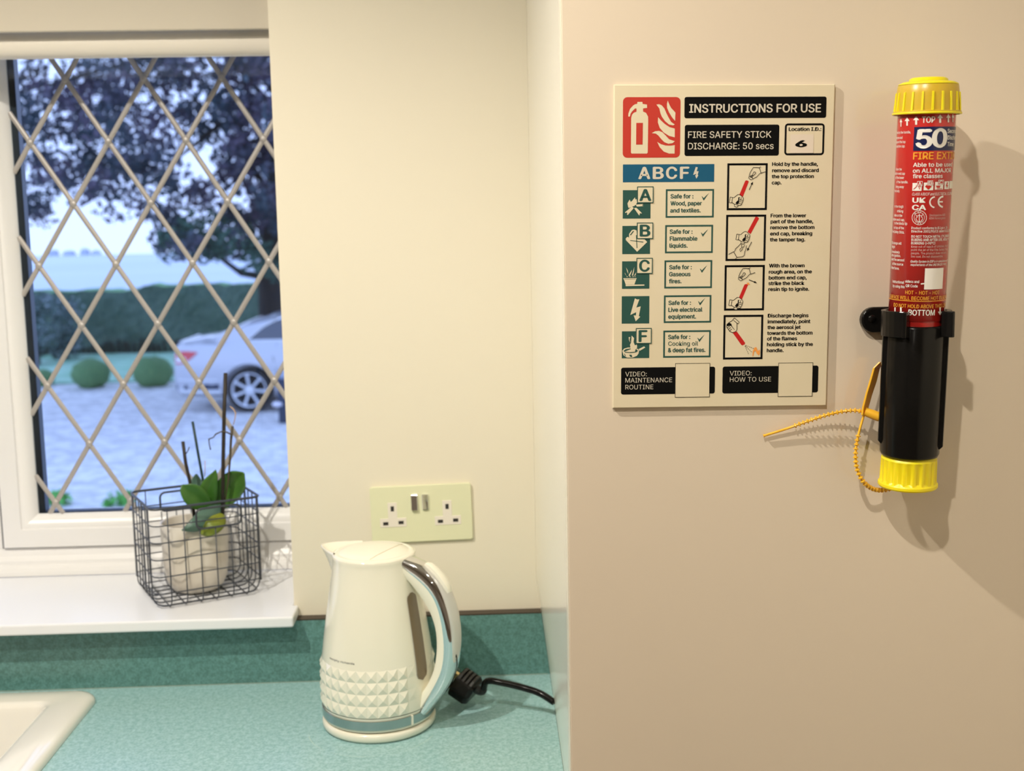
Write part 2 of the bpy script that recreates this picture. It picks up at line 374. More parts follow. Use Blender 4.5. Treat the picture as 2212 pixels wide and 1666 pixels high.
# ceiling downlights
M['lampglow'] = mat('lamp glass', (1, 1, 1), .4, emit=((1.0, .88, .70), 30))
for i, (x, y, k) in enumerate(LAMPS):
    t = thing('ceiling_downlight', ['round recessed ceiling downlight above the kettle', 'round recessed ceiling downlight above the camera position', 'round recessed ceiling downlight over the left of the room', 'round recessed ceiling downlight at the back of the room'][i], 'ceiling light', (x, y, CEIL), 'recessed ceiling downlights')
    G().lathe([(.026, -.004), (.042, -.005), (.045, 0), (.026, 0), (.026, -.004)], (x, y, CEIL), seg=32).out('trim_ring', M['chrome'], t, smooth=True)
    G().lathe([(0, -.001), (.0255, -.001)], (x, y, CEIL), seg=32).out('lamp_glass', M['lampglow'], t, fix=False)
    ld = bpy.data.lights.new('downlight_bulb', 'SPOT'); ld.energy = LAMP_W * k; ld.color = LAMP_COL; ld.spot_size = R_(160); ld.spot_blend = .55; ld.shadow_soft_size = .016
    lo = bpy.data.objects.new('downlight_bulb', ld); C.objects.link(lo); lo.parent = t; lo.location = (0, 0, -.012)
# ------------------------------------------------------------------ window sill
g = G()
ex = WX1 + .0065
g.slab([(WX0, -.055, .0947), (ex, -.055, .0947), (ex, -.0003, .0947), (WX1 - .0005, -.0003, .0947), (WX1 - .0005, .187, .0947), (WX0, .187, .0947)],
       [(WX0, -.055, .1105), (ex, -.055, .1105), (ex, -.0003, .1105), (WX1 - .0005, -.0003, .1105), (WX1 - .0005, .187, .1105), (WX0, .187, .1105)])
struct(g.out('trim_1', M['sill'], bevel=.003, bseg=3))
# ------------------------------------------------------------------ window: frame, casement sash, glass, lead lattice
win = bpy.data.objects.new('window_1', None); C.objects.link(win); win.location = (-.9, .2, .11); struct(win); PINV['window_1'] = Matrix.Translation(-Vector(win.location))
XI = -.8445   # left edge of the casement
g = G()
def rail(g, prof, x0, x1):      # profile in (y, z) swept along x
    n = len(prof); g.loft([[(x0, y, z) for y, z in prof], [(x1, y, z) for y, z in prof]], True, (True, True))
rail(g, [(.185, .1105), (.185, .118), (.187, .124), (.193, .1285), (.193, .1345), (.197, .142), (.2, .1535), (.26, .1535), (.26, .1105)], WX0, WX1)
rail(g, [(.2, 1.10), (.2, WZ1), (.26, WZ1), (.26, 1.10)], WX0, WX1)
for a, b in ((WX0, WX0 + .06), (XI - .075, XI - .004)):
    g.box(a, b, .2, .26, .1535, 1.10)
g.out('frame', M['upvc'], win, bevel=.0015)
G().box(XI - .0045, XI + .003, .204, .25, .154, 1.10).out('gasket', M['gasket'], win)
G().box(XI, WX1, .204, .25, .1532, .158).out('gasket', M['gasket'], win)
# casement: mitred rails with a step and a sloping glazing bead
GL, GR_, GB, GT = -.7905, -.3885, .2065, 1.06      # visible glass
def ringprof(prof, x0, x1, z0, z1):
    """prof: list of (inset from the outer edge, y)"""
    rings = []
    for d, y in prof: rings.append([(x0 + d, y, z0 + d), (x1 - d, y, z0 + d), (x1 - d, y, z1 - d), (x0 + d, y, z1 - d)])
    return rings
ox0, ox1, oz0, oz1 = XI, WX1 + .02, .1555, 1.10
pr = [(0, .25), (0, .196), (.002, .193), (.030, .193), (.0315, .196), (.034, .196), (.0365, .197), (.047, .210), (.051, .214), (.051, .25)]
rings = ringprof(pr, ox0, ox1, oz0, oz1)
g = G(); vs = [p for r in rings for p in r]; fs = []
for j in range(len(rings) - 1):
    for i in range(4):
        k = (i + 1) % 4; fs.append((j * 4 + i, j * 4 + k, (j + 1) * 4 + k, (j + 1) * 4 + i))
g.add(vs, fs); g.out('casement_sash', M['upvc'], win, auto=50)
gx0, gx1, gz0, gz1 = ox0 + .051, ox1 - .0425, oz0 + .051, 1.055
g = G(); g.box(gx0 - .004, gx1 + .004, .2165, .2185, gz0 - .004, gz1 + .004); g.out('glass_pane', M['glass'], win)
# spacer bars round the sealed unit
g = G(); g.box(gx0 - .002, gx0 + .0105, .2195, .236, gz0 - .002, gz1); g.box(gx1 - .001, gx1 + .01, .2195, .236, gz0 - .002, gz1); g.box(gx0, gx1, .2195, .236, gz0 - .004, gz0 + .002)
g.out('spacer_bar', M['spacer'], win)
# lead strips, each one its own part, on the inner face of the pane
def clip(x0, z0, dx, dz):
    ts = []
    lo, hi = -9.0, 9.0
    for p, d, a, b in ((x0, dx, gx0, gx1), (z0, dz, gz0, gz1)):
        t0, t1 = (a - p) / d, (b - p) / d
        if t0 > t1: t0, t1 = t1, t0
        lo = max(lo, t0); hi = min(hi, t1)
    return lo, hi
NX, NZ, SX, SZ = -.7045, .8917, .120, .19085
def strip(x0, z0, sgn, y, name):
    dx, dz = SX, sgn * SZ; lo, hi = clip(x0, z0, dx, dz)
    if hi - lo < .08: return
    d = Vector((dx, 0, dz)); L = d.length; t = d / L; nrm = Vector((-t.z, 0, t.x)); hw = .0040
    a = Vector((x0, y, z0)) + d * lo; b = Vector((x0, y, z0)) + d * hi
    sec = [(-hw, 0), (-hw * .8, -.0012), (-hw * .35, -.0021), (hw * .35, -.0021), (hw * .8, -.0012), (hw, 0)]
    rings = [[p + nrm * s + Vector((0, q, 0)) for s, q in sec] for p in (a, a.lerp(b, .33), a.lerp(b, .66), b)]
    G().loft(rings, True, (True, True)).out(name, M['lead'], win, auto=60)
for k in range(-7, 9):
    strip(NX + SX * k, NZ, 1, .2163 if k % 2 == 0 else .2163, 'lead_strip')
    strip(NX + SX * k, NZ, -1, .2150, 'lead_strip')
# solder dots at the crossings
g = G()
for i in range(-2, 6):
    for j in range(-8, 4):
        for ox, oz in ((0, 0), (.5, .5)):
            x = NX + SX * (i + ox); z = NZ + SZ * (j + oz)
            if gx0 + .003 < x < gx1 - .003 and gz0 + .003 < z < gz1: g.ball((x, .2135, z), .0058, .0022, .0058, 10, 6)
g.out('solder_joints', M['lead'], win, smooth=True)['kind'] = 'stuff'
# ------------------------------------------------------------------ blind across the top of the recess
t = thing('window_blind', 'beige fabric blind with a padded pale bottom roll across the window top', 'blind', (-.9, .08, .91))
zt = at(300, 66, .075).z; zb = at(300, 124.5, .115).z
g = G(); g.box(WX0 + .002, WX1 - .001, .075, .083, zt, 1.155); g.out('fabric_panel', M['blind'], t, bevel=.002)
g = G(); pr = []
cz = (zb + zt + .012) / 2; rz = (zt + .012 - zb) / 2
for k in range(25):
    a = -math.pi / 2 + 2 * math.pi * k / 24
    if k < 24: pr.append((.115 - .019 * (abs(math.cos(a)) ** .8) * (1 if math.cos(a) > 0 else -1), cz + rz * math.sin(a)))
g.loft([[(WX0 + .003, y, z) for y, z in pr], [(WX1 - .002, y, z) for y, z in pr]], True, (True, True)); g.out('bottom_roll', M['blind2'], t, smooth=False, auto=50)
# ------------------------------------------------------------------ worktop with the sink cut-out, upstand, base cabinet
SK = dict(x0=-1.62, x1=-.625, y0=-.56, y1=-.046)
g = G(); xs = [XL + .001, SK['x0'] + .02, SK['x1'] - .02, 0]; ys = [-.60, -.5595, -.5565, SK['y0'] + .02, SK['y1'] - .02, -.0005]; zz = (-.04, 0.0)
def edge_x(y): return -.0012 if y < -.557 else .0175 * (1 - .55 * (-y / .556)) - .0004
HI, HJ = 1, 3; nI, nJ = len(xs) - 1, len(ys) - 1
idx = {}; vs = []
for k, z in enumerate(zz):
    for i, x in enumerate(xs):
        for j, y in enumerate(ys): idx[i, j, k] = len(vs); vs.append((edge_x(y) if i == nI else x, y, z))
fs = []
for i in range(nI):
    for j in range(nJ):
        if i == HI and j == HJ: continue
        fs.append((idx[i, j, 1], idx[i + 1, j, 1], idx[i + 1, j + 1, 1], idx[i, j + 1, 1])); fs.append((idx[i, j, 0], idx[i, j + 1, 0], idx[i + 1, j + 1, 0], idx[i + 1, j, 0]))
for i in range(nI):
    for j in (0, nJ): fs.append((idx[i, j, 0], idx[i + 1, j, 0], idx[i + 1, j, 1], idx[i, j, 1]))
for j in range(nJ):
    for i in (0, nI): fs.append((idx[i, j, 0], idx[i, j + 1, 0], idx[i, j + 1, 1], idx[i, j, 1]))
for i, j, a, b in ((HI, HJ, HI + 1, HJ), (HI, HJ + 1, HI + 1, HJ + 1), (HI, HJ, HI, HJ + 1), (HI + 1, HJ, HI + 1, HJ + 1)): fs.append((idx[i, j, 0], idx[a, b, 0], idx[a, b, 1], idx[i, j, 1]))
g.add(vs, fs); o = g.out('worktop', M['top']); tag(o, 'teal speckled laminate worktop running under the window to the tall cabinet', 'worktop')
t = thing('upstand', 'teal laminate upstand strip standing along the back of the worktop', 'upstand', (-1, -.009, 0))
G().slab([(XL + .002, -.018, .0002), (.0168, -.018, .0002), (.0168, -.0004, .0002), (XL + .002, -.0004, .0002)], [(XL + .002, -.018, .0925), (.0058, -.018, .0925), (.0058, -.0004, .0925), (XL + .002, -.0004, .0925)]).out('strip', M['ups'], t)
G().box(XL + .002, .0056, -.0182, -.0004, .0925, .0944).out('top_edge', M['brownedge'], t)['label'] = 'dark brown top edge'
G().tube([(XL + .01, -.0188, .0006), (.014, -.0188, .0006)], .0006, 6).out('sealant_bead', mat('grey silicone', (.30, .38, .32), .5), t)
t = thing('base_cabinet', 'cream base cabinet run below the worktop', 'cabinet', (-1.1, -.3, FLOOR))
g = G(); g.box(XL + .01, XL + .03, -.57, -.01, FLOOR + .0, -.0405); g.box(-.03, -.01, -.57, -.01, FLOOR, -.0405); g.box(XL + .03, -.03, -.57, -.01, FLOOR + .1, FLOOR + .12); g.out('carcass', M['edge'], t)
for i in range(5):
    x0 = XL + .012 + i * .62; d = G().box(x0, x0 + .616, -.592, -.572, FLOOR + .12, -.05).out('cabinet_door', M['side'], t, bevel=.001)
    h = G().tube([(x0 + .22, -.592, -.1), (x0 + .22, -.618, -.1), (x0 + .37, -.618, -.1), (x0 + .37, -.592, -.1)], .005, 8).out('handle', M['chrome'], t, smooth=True)
    h.parent = d; h.matrix_parent_inverse = Matrix.Identity(4)
# ------------------------------------------------------------------ ceramic sink
t = thing('kitchen_sink', 'cream ceramic inset sink with a broad rounded rim at the left of the worktop', 'sink', (-1.1, -.3, 0))
def rr_loop(x0, x1, y0, y1, r, z, n=8):
    pts = []
    for cx, cy, a0 in ((x1 - r, y1 - r, 0), (x0 + r, y1 - r, 90), (x0 + r, y0 + r, 180), (x1 - r, y0 + r, 270)):
        for k in range(n + 1):
            a = R_(a0 + 90 * k / n); pts.append((cx + r * math.cos(a), cy + r * math.sin(a), z))
    return pts
x0, x1, y0, y1 = SK['x0'], SK['x1'], SK['y0'], SK['y1']; L = []
for d, z, r in ((.0, .0003, .03), (.0, .004, .03), (.0015, .0075, .03), (.005, .0105, .028), (.011, .0125, .026), (.030, .0130, .022), (.048, .0125, .02), (.055, .0110, .018), (.0595, .006, .016), (.062, -.004, .016), (.068, -.06, .02), (.080, -.150, .04), (.11, -.168, .05), (.2, -.172, .03)):
    L.append(rr_loop(x0 + d, x1 - d, y0 + d * .85, y1 - d * .85, r, z))
G().loft(L, True, (False, True)).out('basin', M['ceramic'], t, smooth=True)
G().lathe([(0, .003), (.02, .003), (.04, .001), (.042, -.001), (0, -.001)], (-1.1, -.3, -.1715), seg=24).out('drain', M['chrome'], t, smooth=True)
# ------------------------------------------------------------------ tall cabinet: bowed side panel and glossy door
t = thing('tall_cabinet', 'tall beige gloss cabinet filling the right side, carrying the sign', 'cabinet', (.3, -.28, FLOOR))
NYy, NZz = 14, 60; rows = []
zs = [FLOOR + .002 + (CEIL - .004 - FLOOR) * k / NZz for k in range(NZz + 1)]; zs = sorted(set(zs + [.0, .03, .06, .09, .12, .15, -.05]))
def bow(y, z):
    s = max(0.0, min(1.0, (.145 - z) / .145)); s = s if z > 0 else 1.0
    return .0175 * s * (1 - .55 * ((-y) / .556))
g = G(); vs = []; n = NYy + 1
for z in zs:
    for j in range(n):
        y = -.0005 - .5545 * j / NYy; vs.append((bow(y, z), y, z))
b0 = len(vs)
for z in zs:
    for j in range(n): vs.append((.0235, -.0005 - .5545 * j / NYy, z))
fs = []; m_ = len(zs)
for i in range(m_ - 1):
    for j in range(NYy):
        a = i * n + j; fs.append((a, a + 1, a + n + 1, a + n)); fs.append((b0 + a, b0 + a + n, b0 + a + n + 1, b0 + a + 1))
for i in range(m_ - 1):
    for j in (0, NYy): a = i * n + j; fs.append((a, a + n, b0 + a + n, b0 + a))
for i in (0, m_ - 1):
    for j in range(NYy): a = i * n + j; fs.append((a, a + 1, b0 + a + 1, b0 + a))
g.add(vs, fs); g.out('side_panel', M['side'], t, auto=30)
G().box(.024, .60, -.555, -.001, FLOOR + .001, CEIL - .003).out('body', M['edge'], t)
G().box(.0016, .597, -.5583, -.5552, FLOOR + .1, CEIL - .012).out('gap_shadow', M['dark'], t)
d = G().box(.0002, .599, DY, -.5585, FLOOR + .12, CEIL - .01).out('door', M['door'], t, bevel=.0009, bseg=2)
e = G().box(-.0006, .0001, DY + .0008, -.5588, FLOOR + .121, CEIL - .011).out('edge_band', M['edge'], t); e.parent = d; e.matrix_parent_inverse = Matrix.Identity(4); e['label'] = 'pale edging strip'
# ------------------------------------------------------------------ double wall socket
sf = Flat((797.6, 1053.5), (1013.8, 1043.5), (801.5, 1177.8), -.0055)
sa = sf.uv(797.6, 1053.5); sw, sh = .146, .0835
t = thing('wall_socket', 'pale cream double wall socket with two chrome rocker switches above the kettle', 'wall socket', tuple(sf.w(sw / 2, sh / 2, -.004)))
g = G()
def plate(fr, u0, v0, u1, v1, r, h0, h1):
    def loop(h, i): return [fr.w(cu + (r - i) * math.cos(R_(a0 + 15 * k)), cv + (r - i) * math.sin(R_(a0 + 15 * k)), h) for cu, cv, a0 in ((u1 - r, v0 + r, -90), (u1 - r, v1 - r, 0), (u0 + r, v1 - r, 90), (u0 + r, v0 + r, 180)) for k in range(7)]
    return [loop(h0, 0), loop(h1 - .0008, 0), loop(h1, .0009)]
g.loft(plate(sf, 0, 0, sw, sh, .004, -.0052, 0), True, (True, True)); g.out('face_plate', M['socket'], t, auto=40)
def px(fr, *p): return fr.uv(*p)
def crop8(x, y): return (780 + x / 8.508, 1030 + y / 8.508)
for (cx_, cy_) in ((585, 700), (1590, 655)):
    u, v = sf.uv(*crop8(cx_, cy_)); k = 1 / 8.508 / 1490
    T = [(-88, -225), (80, -225), (80, 65), (242, 65), (242, 232), (-240, 232), (-240, 65), (-88, 65)]
    ins = G(); ins.slab([sf.w(u + a * k, v + b * k, -.001) for a, b in T], [sf.w(u + a * k, v + b * k, .0006) for a, b in T])
    ins = ins.out('socket_insert', M['insert'], t, bevel=.0004)
    for a0, a1, b0, b1 in ((-35, 25, -160, -65), (-185, -90, 130, 190), (95, 190, 120, 180)):
        gg = G(); urect(gg, sf, u + a0 * k, v + b0 * k, u + a1 * k, v + b1 * k, .0009); s_ = gg.out('pin_slot', M['dark'], ins, fix=False); s_.matrix_parent_inverse = ins.matrix_parent_inverse.copy()
        s_.matrix_parent_inverse = Matrix.Identity(4) if not ins.parent else PINV[t.name].inverted() @ PINV[t.name]
for x0, x1, y0, y1, tl in ((915, 1045, 330, 610, 1), (1115, 1240, 322, 600, -1)):
    a = sf.uv(*crop8(x0, y0)); b = sf.uv(*crop8(x1, y1)); m = (a[1] + b[1]) / 2
    q = [(a[1], .0030 if tl > 0 else .0045), (m, .0038), (b[1], .0050 if tl > 0 else .0030)]
    gg = G(); gg.loft([[sf.w(a[0], v, -.001), sf.w(a[0], v, h), sf.w(b[0], v, h), sf.w(b[0], v, -.001)] for v, h in q], True, (True, True))
    gg.out('rocker_switch', M['chrome'], t, bevel=.0006)
# ------------------------------------------------------------------ kettle
KX, KY = -.221, -.165
t = thing('kettle', 'cream electric kettle with faceted lower band and curved chrome handle on teal worktop', 'kettle', (KX, KY, 0))
O = (KX, KY, 0)
G().lathe([(0, .0002), (.066, .0002), (.0725, .0012), (.0748, .004), (.0752, .009), (.0742, .0118), (.0715, .0126), (0, .0126)], O, seg=72).out('power_base', M['kettle'], t, smooth=True)
def rad(z):
    P = [(.0155, .0728), (.034, .0742), (.06, .0744), (.09, .0733), (.12, .0695), (.15, .0650), (.18, .0602), (.205, .0560), (.222, .0540), (.24, .053)]
    for (a, ra), (b, rb) in zip(P, P[1:]):
        if z <= b: return ra + (rb - ra) * max(0, (z - a)) / (b - a)
    return P[-1][1]
HAZ = -28.0
def cylp(az, z, r): return Vector((KX + r * math.cos(R_(az)), KY + r * math.sin(R_(az)), z))
g = G()
g.lathe([(.069, .0142), (.0725, .0150), (.0730, .0185)], O, seg=96)
g.lathe([(.0733, .0300), (.0742, .0338)], O, seg=96)
# faceted band: 4 rows of small pyramids, left smooth beside the handle
NC, NR, Z0, Z1 = 34, 4, .0345, .0965
for i in range(NC):
    a0 = HAZ + 360 * i / NC - 360 / NC / 2; a1 = a0 + 360 / NC; mid = abs(((a0 + a1) / 2 - HAZ + 180) % 360 - 180); raised = mid > 31
    for j in range(NR):
        z0 = Z0 + (Z1 - Z0) * j / NR; z1 = Z0 + (Z1 - Z0) * (j + 1) / NR
        c = [cylp(a0, z0, rad(z0)), cylp(a1, z0, rad(z0)), cylp(a1, z1, rad(z1)), cylp(a0, z1, rad(z1))]
        ap = cylp((a0 + a1) / 2, (z0 + z1) / 2, rad((z0 + z1) / 2) + (.0026 if raised else .0004))
        g.add(c + [ap], [(0, 1, 4), (1, 2, 4), (2, 3, 4), (3, 0, 4)])
g.out('body', M['kettle'], t, fix=True, auto=8)
G().lathe([(rad(z), z) for z in [Z1 - .0006, .100, .105, .11, .12, .13, .14, .15, .16, .17, .18, .19, .2, .21, .22, .226]] + [(.0545, .2300), (.0535, .2318), (.0505, .2322)], O, seg=96).out('upper_body', M['kettle'], t, smooth=True)
G().lathe([(.0730, .0184), (.0745, .0186), (.0749, .0300), (.0738, .0302)], O, seg=96).out('chrome_band', M['chromeband'], t, auto=30)
# lid: shallow dome with a groove, and the crease across it
G().lathe([(0, .2385), (.02, .2380), (.035, .2362), (.0445, .2338), (.0462, .2320), (.0478, .2332), (.0505, .2330), (.0525, .2312)], O, seg=72).out('lid', M['kettle2'], t, smooth=True)
hd = Vector((math.cos(R_(HAZ)), math.sin(R_(HAZ)), 0)); hn = Vector((-hd.y, hd.x, 0))
cr = []
for k in range(13):
    s = -.040 + .080 * k / 12; off = .020 + .004 * (1 - (s / .04) ** 2); r = math.hypot(s, off)
    zz_ = .2385 - .0024 * (r / .035) ** 2 if r < .035 else .2361 - (r - .035) * .25
    cr.append(Vector((KX, KY, zz_ + .0002)) + hd * off + hn * s)
G().tube(cr, .00035, 6).out('lid_crease', mat('lid crease shadow line', (.55, .45, .28), .6), t)
# spout opposite the handle
sd = -hd; rings = []
for zz_, ext, wd in ((.165, .0602, .010), (.185, .0605, .017), (.205, .0635, .025), (.220, .0715, .031), (.231, .0795, .0335), (.2345, .0820, .034)):
    ring = []
    for k in range(13):
        s = -1 + 2 * k / 12; w = wd * s; base = math.sqrt(max(0, (rad(zz_) - .0008) ** 2 - w * w)); r_ = base + (ext - rad(zz_)) * (1 - abs(s) ** 1.7)
        ring.append(Vector((KX, KY, zz_)) + sd * r_ + hn * w)
    rings.append(ring)
g = G(); g.loft(rings, False)
top = rings[-1]; inner = [Vector((KX, KY, 0)) + (p - Vector((KX, KY, 0))) * 1 for p in top]
inn = [Vector((KX + (p.x - KX) * .965, KY + (p.y - KY) * .965, p.z)) for p in top]; inn2 = [Vector((KX + (p.x - KX) * .80, KY + (p.y - KY) * .80, .222)) for p in top]
g.loft([top, inn, inn2], False); g.out('spout', M['kettle'], t, smooth=True)
# handle: cream core between the traced inner edge and chrome border, chrome crowned back
inn_ = [(.0463, .2112), (.0617, .1984), (.0776, .1814), (.0898, .1622), (.0966, .14), (.0971, .115), (.0922, .0891), (.082, .0671), (.0707, .0502), (.0688, .0362)]
bor = [(.0461, .2228), (.0723, .2078), (.0903, .1928), (.101, .1751), (.1075, .150), (.1097, .120), (.1059, .0942), (.0972, .0738), (.085, .0539), (.0713, .0330)]
outr = [(.054, .2310), (.0790, .2240), (.0995, .2085), (.1140, .1850), (.1225, .1560), (.1245, .1260), (.1200, .0975), (.1110, .0720), (.0965, .0490), (.0760, .0240)]
def smooth_path(P, n=5):
    out = []
    for i in range(len(P) - 1):
        p0 = P[max(i - 1, 0)]; p1 = P[i]; p2 = P[i + 1]; p3 = P[min(i + 2, len(P) - 1)]
        for k in range(n):
            s = k / n; out.append(tuple(.5 * ((2 * b) + (-a + c) * s + (2 * a - 5 * b + 4 * c - d) * s * s + (-a + 3 * b - 3 * c + d) * s ** 3) for a, b, c, d in zip(p0, p1, p2, p3)))
    return out + [tuple(P[-1])]
I_, B_, Q_ = smooth_path(inn_), smooth_path(bor), smooth_path(outr)
def hp(rz, off): return Vector((KX, KY, rz[1])) + hd * rz[0] - hn * off
HW = .0145
rings = [[hp(a, HW * .75), hp(((a[0] + b[0]) / 2, (a[1] + b[1]) / 2), HW), hp(b, HW), hp(b, -HW), hp(((a[0] + b[0]) / 2, (a[1] + b[1]) / 2), -HW), hp(a, -HW * .75)] for a, b in zip(I_, B_)]
G().loft(rings, True, (True, True)).out('handle_grip', M['kettle2'], t, auto=50)
rings = []
for b, q in zip(B_, Q_):
    d = (q[0] - b[0], q[1] - b[1]); ring = []
    for fo, hh in ((1.02, 0.0), (1.06, .25), (1.0, .55), (.82, .82), (.5, .96), (0, 1.0), (-.5, .96), (-.82, .82), (-1.0, .55), (-1.06, .25), (-1.02, 0.0)):
        ring.append(hp((b[0] + d[0] * hh, b[1] + d[1] * hh), HW * fo))
    rings.append(ring)
G().loft(rings, True, (True, True)).out('handle_shell', M['chrome'], t, auto=60)['label'] = 'chrome outer shell of the handle'
# lid release button on the handle
i0, i1 = 5, 14; bt = []
for k in range(i0, i1 + 1):
    q = Q_[k]; d = Vector((Q_[k + 1][0] - Q_[k - 1][0], Q_[k + 1][1] - Q_[k - 1][1])).normalized(); nn = Vector((d.y, -d.x)); nn = -nn if nn.x < 0 else nn
    e = min(k - i0, i1 - k); w = .0062 * min(1, .62 + .25 * e); hgt = .0042 if e > 0 else .0022
    ring = [hp((q[0] - nn.x * .003, q[1] - nn.y * .003), w), hp((q[0] + nn.x * hgt * .8, q[1] + nn.y * hgt * .8), w), hp((q[0] + nn.x * hgt, q[1] + nn.y * hgt), w * .7), hp((q[0] + nn.x * hgt, q[1] + nn.y * hgt), -w * .7), hp((q[0] + nn.x * hgt * .8, q[1] + nn.y * hgt * .8), -w), hp((q[0] - nn.x * .003, q[1] - nn.y * .003), -w)]
    bt.append(ring)
G().loft(bt, True, (True, True)).out('lid_button', M['kettle2'], t, auto=50)
# foot bracket of the handle where it meets the band
g = G(); rings = []
for z in (.0182, .0305):
    rings.append([cylp(a, z, .0755) for a in (-52, -50)] + [cylp(a, z, .0735) for a in (-50, -52)])
g.loft(rings, True, (True, True)); g.out('band_clip', M['kettle2'], t)
# water gauge on the side below the handle
g = G(); NA, NZ_ = 8, 28
outl = []
zlo, zhi = .072, .186
rows = []
for k in range(NZ_ + 1):
    z = zlo + (zhi - zlo) * k / NZ_; e = min(z - zlo, zhi - z); s = 1 if e > .008 else math.sqrt(max(0.02, 1 - ((.008 - e) / .008) ** 2))
    half = 8.2 * s + (z - .12) * 12; rows.append([cylp(-35.0 + half * (-1 + 2 * j / NA), z, rad(z) + .0011) for j in range(NA + 1)])
g.loft(rows, False); g.out('water_gauge', M['gauge'], t, smooth=True)
# brand lettering printed on the body
class Cone:
    def w(s, az, z, h): return cylp(az, z, rad(z) + h)
a, b = extent('morphy richards'); vs, fs = tmesh('morphy richards', 0.0, 3)
zc, az0, az1 = .1042, -142.8, -108.8
g = G(); ys = .0052
for dx in (0,): g.add([cylp(az0 + (x + dx - a) / (b - a) * (az1 - az0), zc + y * ys, rad(zc + y * ys) + .0004 + abs(dx) * 1e-4) for x, y in vs], fs); g.out('brand_lettering', M['ink'], t, fix=False)
# ------------------------------------------------------------------ plug with its flex, lying behind the handle
PC = atz(1003, 1497, .020)
t = thing('mains_plug', 'black three pin plug with clear pin guard lying beside the kettle', 'plug', (PC.x, PC.y, 0))
Mx = Matrix.Translation(PC + Vector((0, 0, .010))) @ Matrix.Rotation(R_(-25), 4, 'Z') @ Matrix.Rotation(R_(28), 4, 'Y') @ Matrix.Rotation(R_(8), 4, 'X')
def tr(p): return Mx @ Vector(p)
g = G(); g.loft([[tr((x, y * s, z * s)) for y, z in ((-.021, -.012), (.021, -.012), (.024, .004), (.016, .017), (-.016, .017), (-.024, .004))] for x, s in ((-.013, .92), (-.010, 1), (.012, 1), (.018, .86))], True, (True, True))
g.out('plug_body', M['black'], t, bevel=.003, bseg=3)
g = G()
for k in range(4): g.loft([[tr((x, math.cos(R_(a)) * .017, .012 + math.sin(R_(a)) * .011)) for a in range(0, 360, 30)] for x in (-.009 + k * .0062, -.0055 + k * .0062)], True, (True, True))
g.out('grip_ribs', M['blackrib'], t)
for (x0, y0, z0, w, h_) in ((-.013, 0, .008, .004, .006), (-.013, -.011, -.006, .0032, .0022), (-.013, .011, -.006, .0032, .0022)):
    G().box(x0 - .020, x0, y0 - w / 1.5, y0 + w / 1.5, z0 - h_ / 1.5, z0 + h_ / 1.5, Mx).out('pin', M['brass'], t, bevel=.0005)
g = G()
for a, b in (((-.036, -.016), (-.034, .016)),):
    g.box(-.037, -.034, -.017, .017, -.011, .013, Mx); g.box(-.034, -.018, -.017, -.0155, -.011, .006, Mx); g.box(-.034, -.018, .0155, .017, -.011, .006, Mx); g.box(-.034, -.018, -.017, .017, -.012, -.0105, Mx)
g.out('pin_guard', M['clear'], t, bevel=.0006)['label'] = 'clear plastic pin guard'
path = [tr((.014, 0, .008)), tr((.026, .001, .0095)), atz(1052, 1472, .046), atz(1088, 1476, .045), atz(1130, 1486, .041), atz(1166, 1498, .035), atz(1203, 1517, .028)]
path[-1].x = min(path[-1].x, .0105)
path = [Vector(p) for p in smooth_path([tuple(p) for p in path], 6)]
G().tube(path[:9], [.0072 - .0003 * k for k in range(9)], 12).out('strain_relief', M['blackrib'], t, smooth=True)
G().tube(path, .0045, 12).out('flex', M['black'], t, smooth=True)
# ------------------------------------------------------------------ wire basket on the sill
SZ0 = .1108
bfl = Vector((-.548, -.018, 0)); bu = Vector((.8895, .4569, 0)); bv = Vector((-.4569, .8895, 0)); BL_, BW_, BH_ = .159, .1435, .150
def bp(u, v, z): return bfl + bu * u + bv * v + Vector((0, 0, SZ0 + z))
t = thing('wire_basket', 'dark grey wire grid basket with two handle loops on the window sill', 'basket', tuple(bp(BL_ / 2, BW_ / 2, 0)))
def hoop(z, inset=0.0, r=.014):
    pts = []
    for cu, cv, a0 in ((BL_ - r - inset, BW_ - r - inset, 0), (r + inset, BW_ - r - inset, 90), (r + inset, r + inset, 180), (BL_ - r - inset, r + inset, 270)):
        for k in range(6): a = R_(a0 + 18 * k); pts.append(bp(cu + r * math.cos(a), cv + r * math.sin(a), z))
    return pts
wr_ = .00095
G().tube(hoop(BH_, 0, .012), .0019, 8, closed=True).out('rim_wire', M['wire'], t, smooth=True)
for k in range(1, 6): G().tube(hoop(BH_ * k / 6, 0 if k > 1 else .0005), wr_, 6, closed=True).out('hoop_wire', M['wire'], t, smooth=True)
G().tube(hoop(.006, .006, .014), wr_, 6, closed=True).out('hoop_wire', M['wire'], t, smooth=True)
def uwire(fn, L, cut0=BH_, cut1=BH_):
    r = .018; pts = [fn(0, cut0)]
    for k in range(6): a = R_(180 + 18 * k); pts.append(fn(r + r * math.cos(a), r + .001 + r * math.sin(a)))
    for k in range(6): a = R_(270 + 18 * k); pts.append(fn(L - r + r * math.cos(a), r + .001 + r * math.sin(a)))
    return pts + [fn(L, cut1)]
for k in range(1, 7):
    u = BL_ * k / 7; hcut = BH_ if k in (1, 2, 6) else BH_ - .036
    hc2 = BH_ if k in (1, 5, 6) else BH_ - .036
    G().tube(uwire(lambda s, z: bp(u, s, z), BW_, hcut, hc2), wr_, 6).out('grid_wire', M['wire'], t, smooth=True)
for k in range(1, 7):
    v = BW_ * k / 7; G().tube(uwire(lambda s, z: bp(s, v, z), BL_), wr_, 6).out('grid_wire', M['wire'], t, smooth=True)
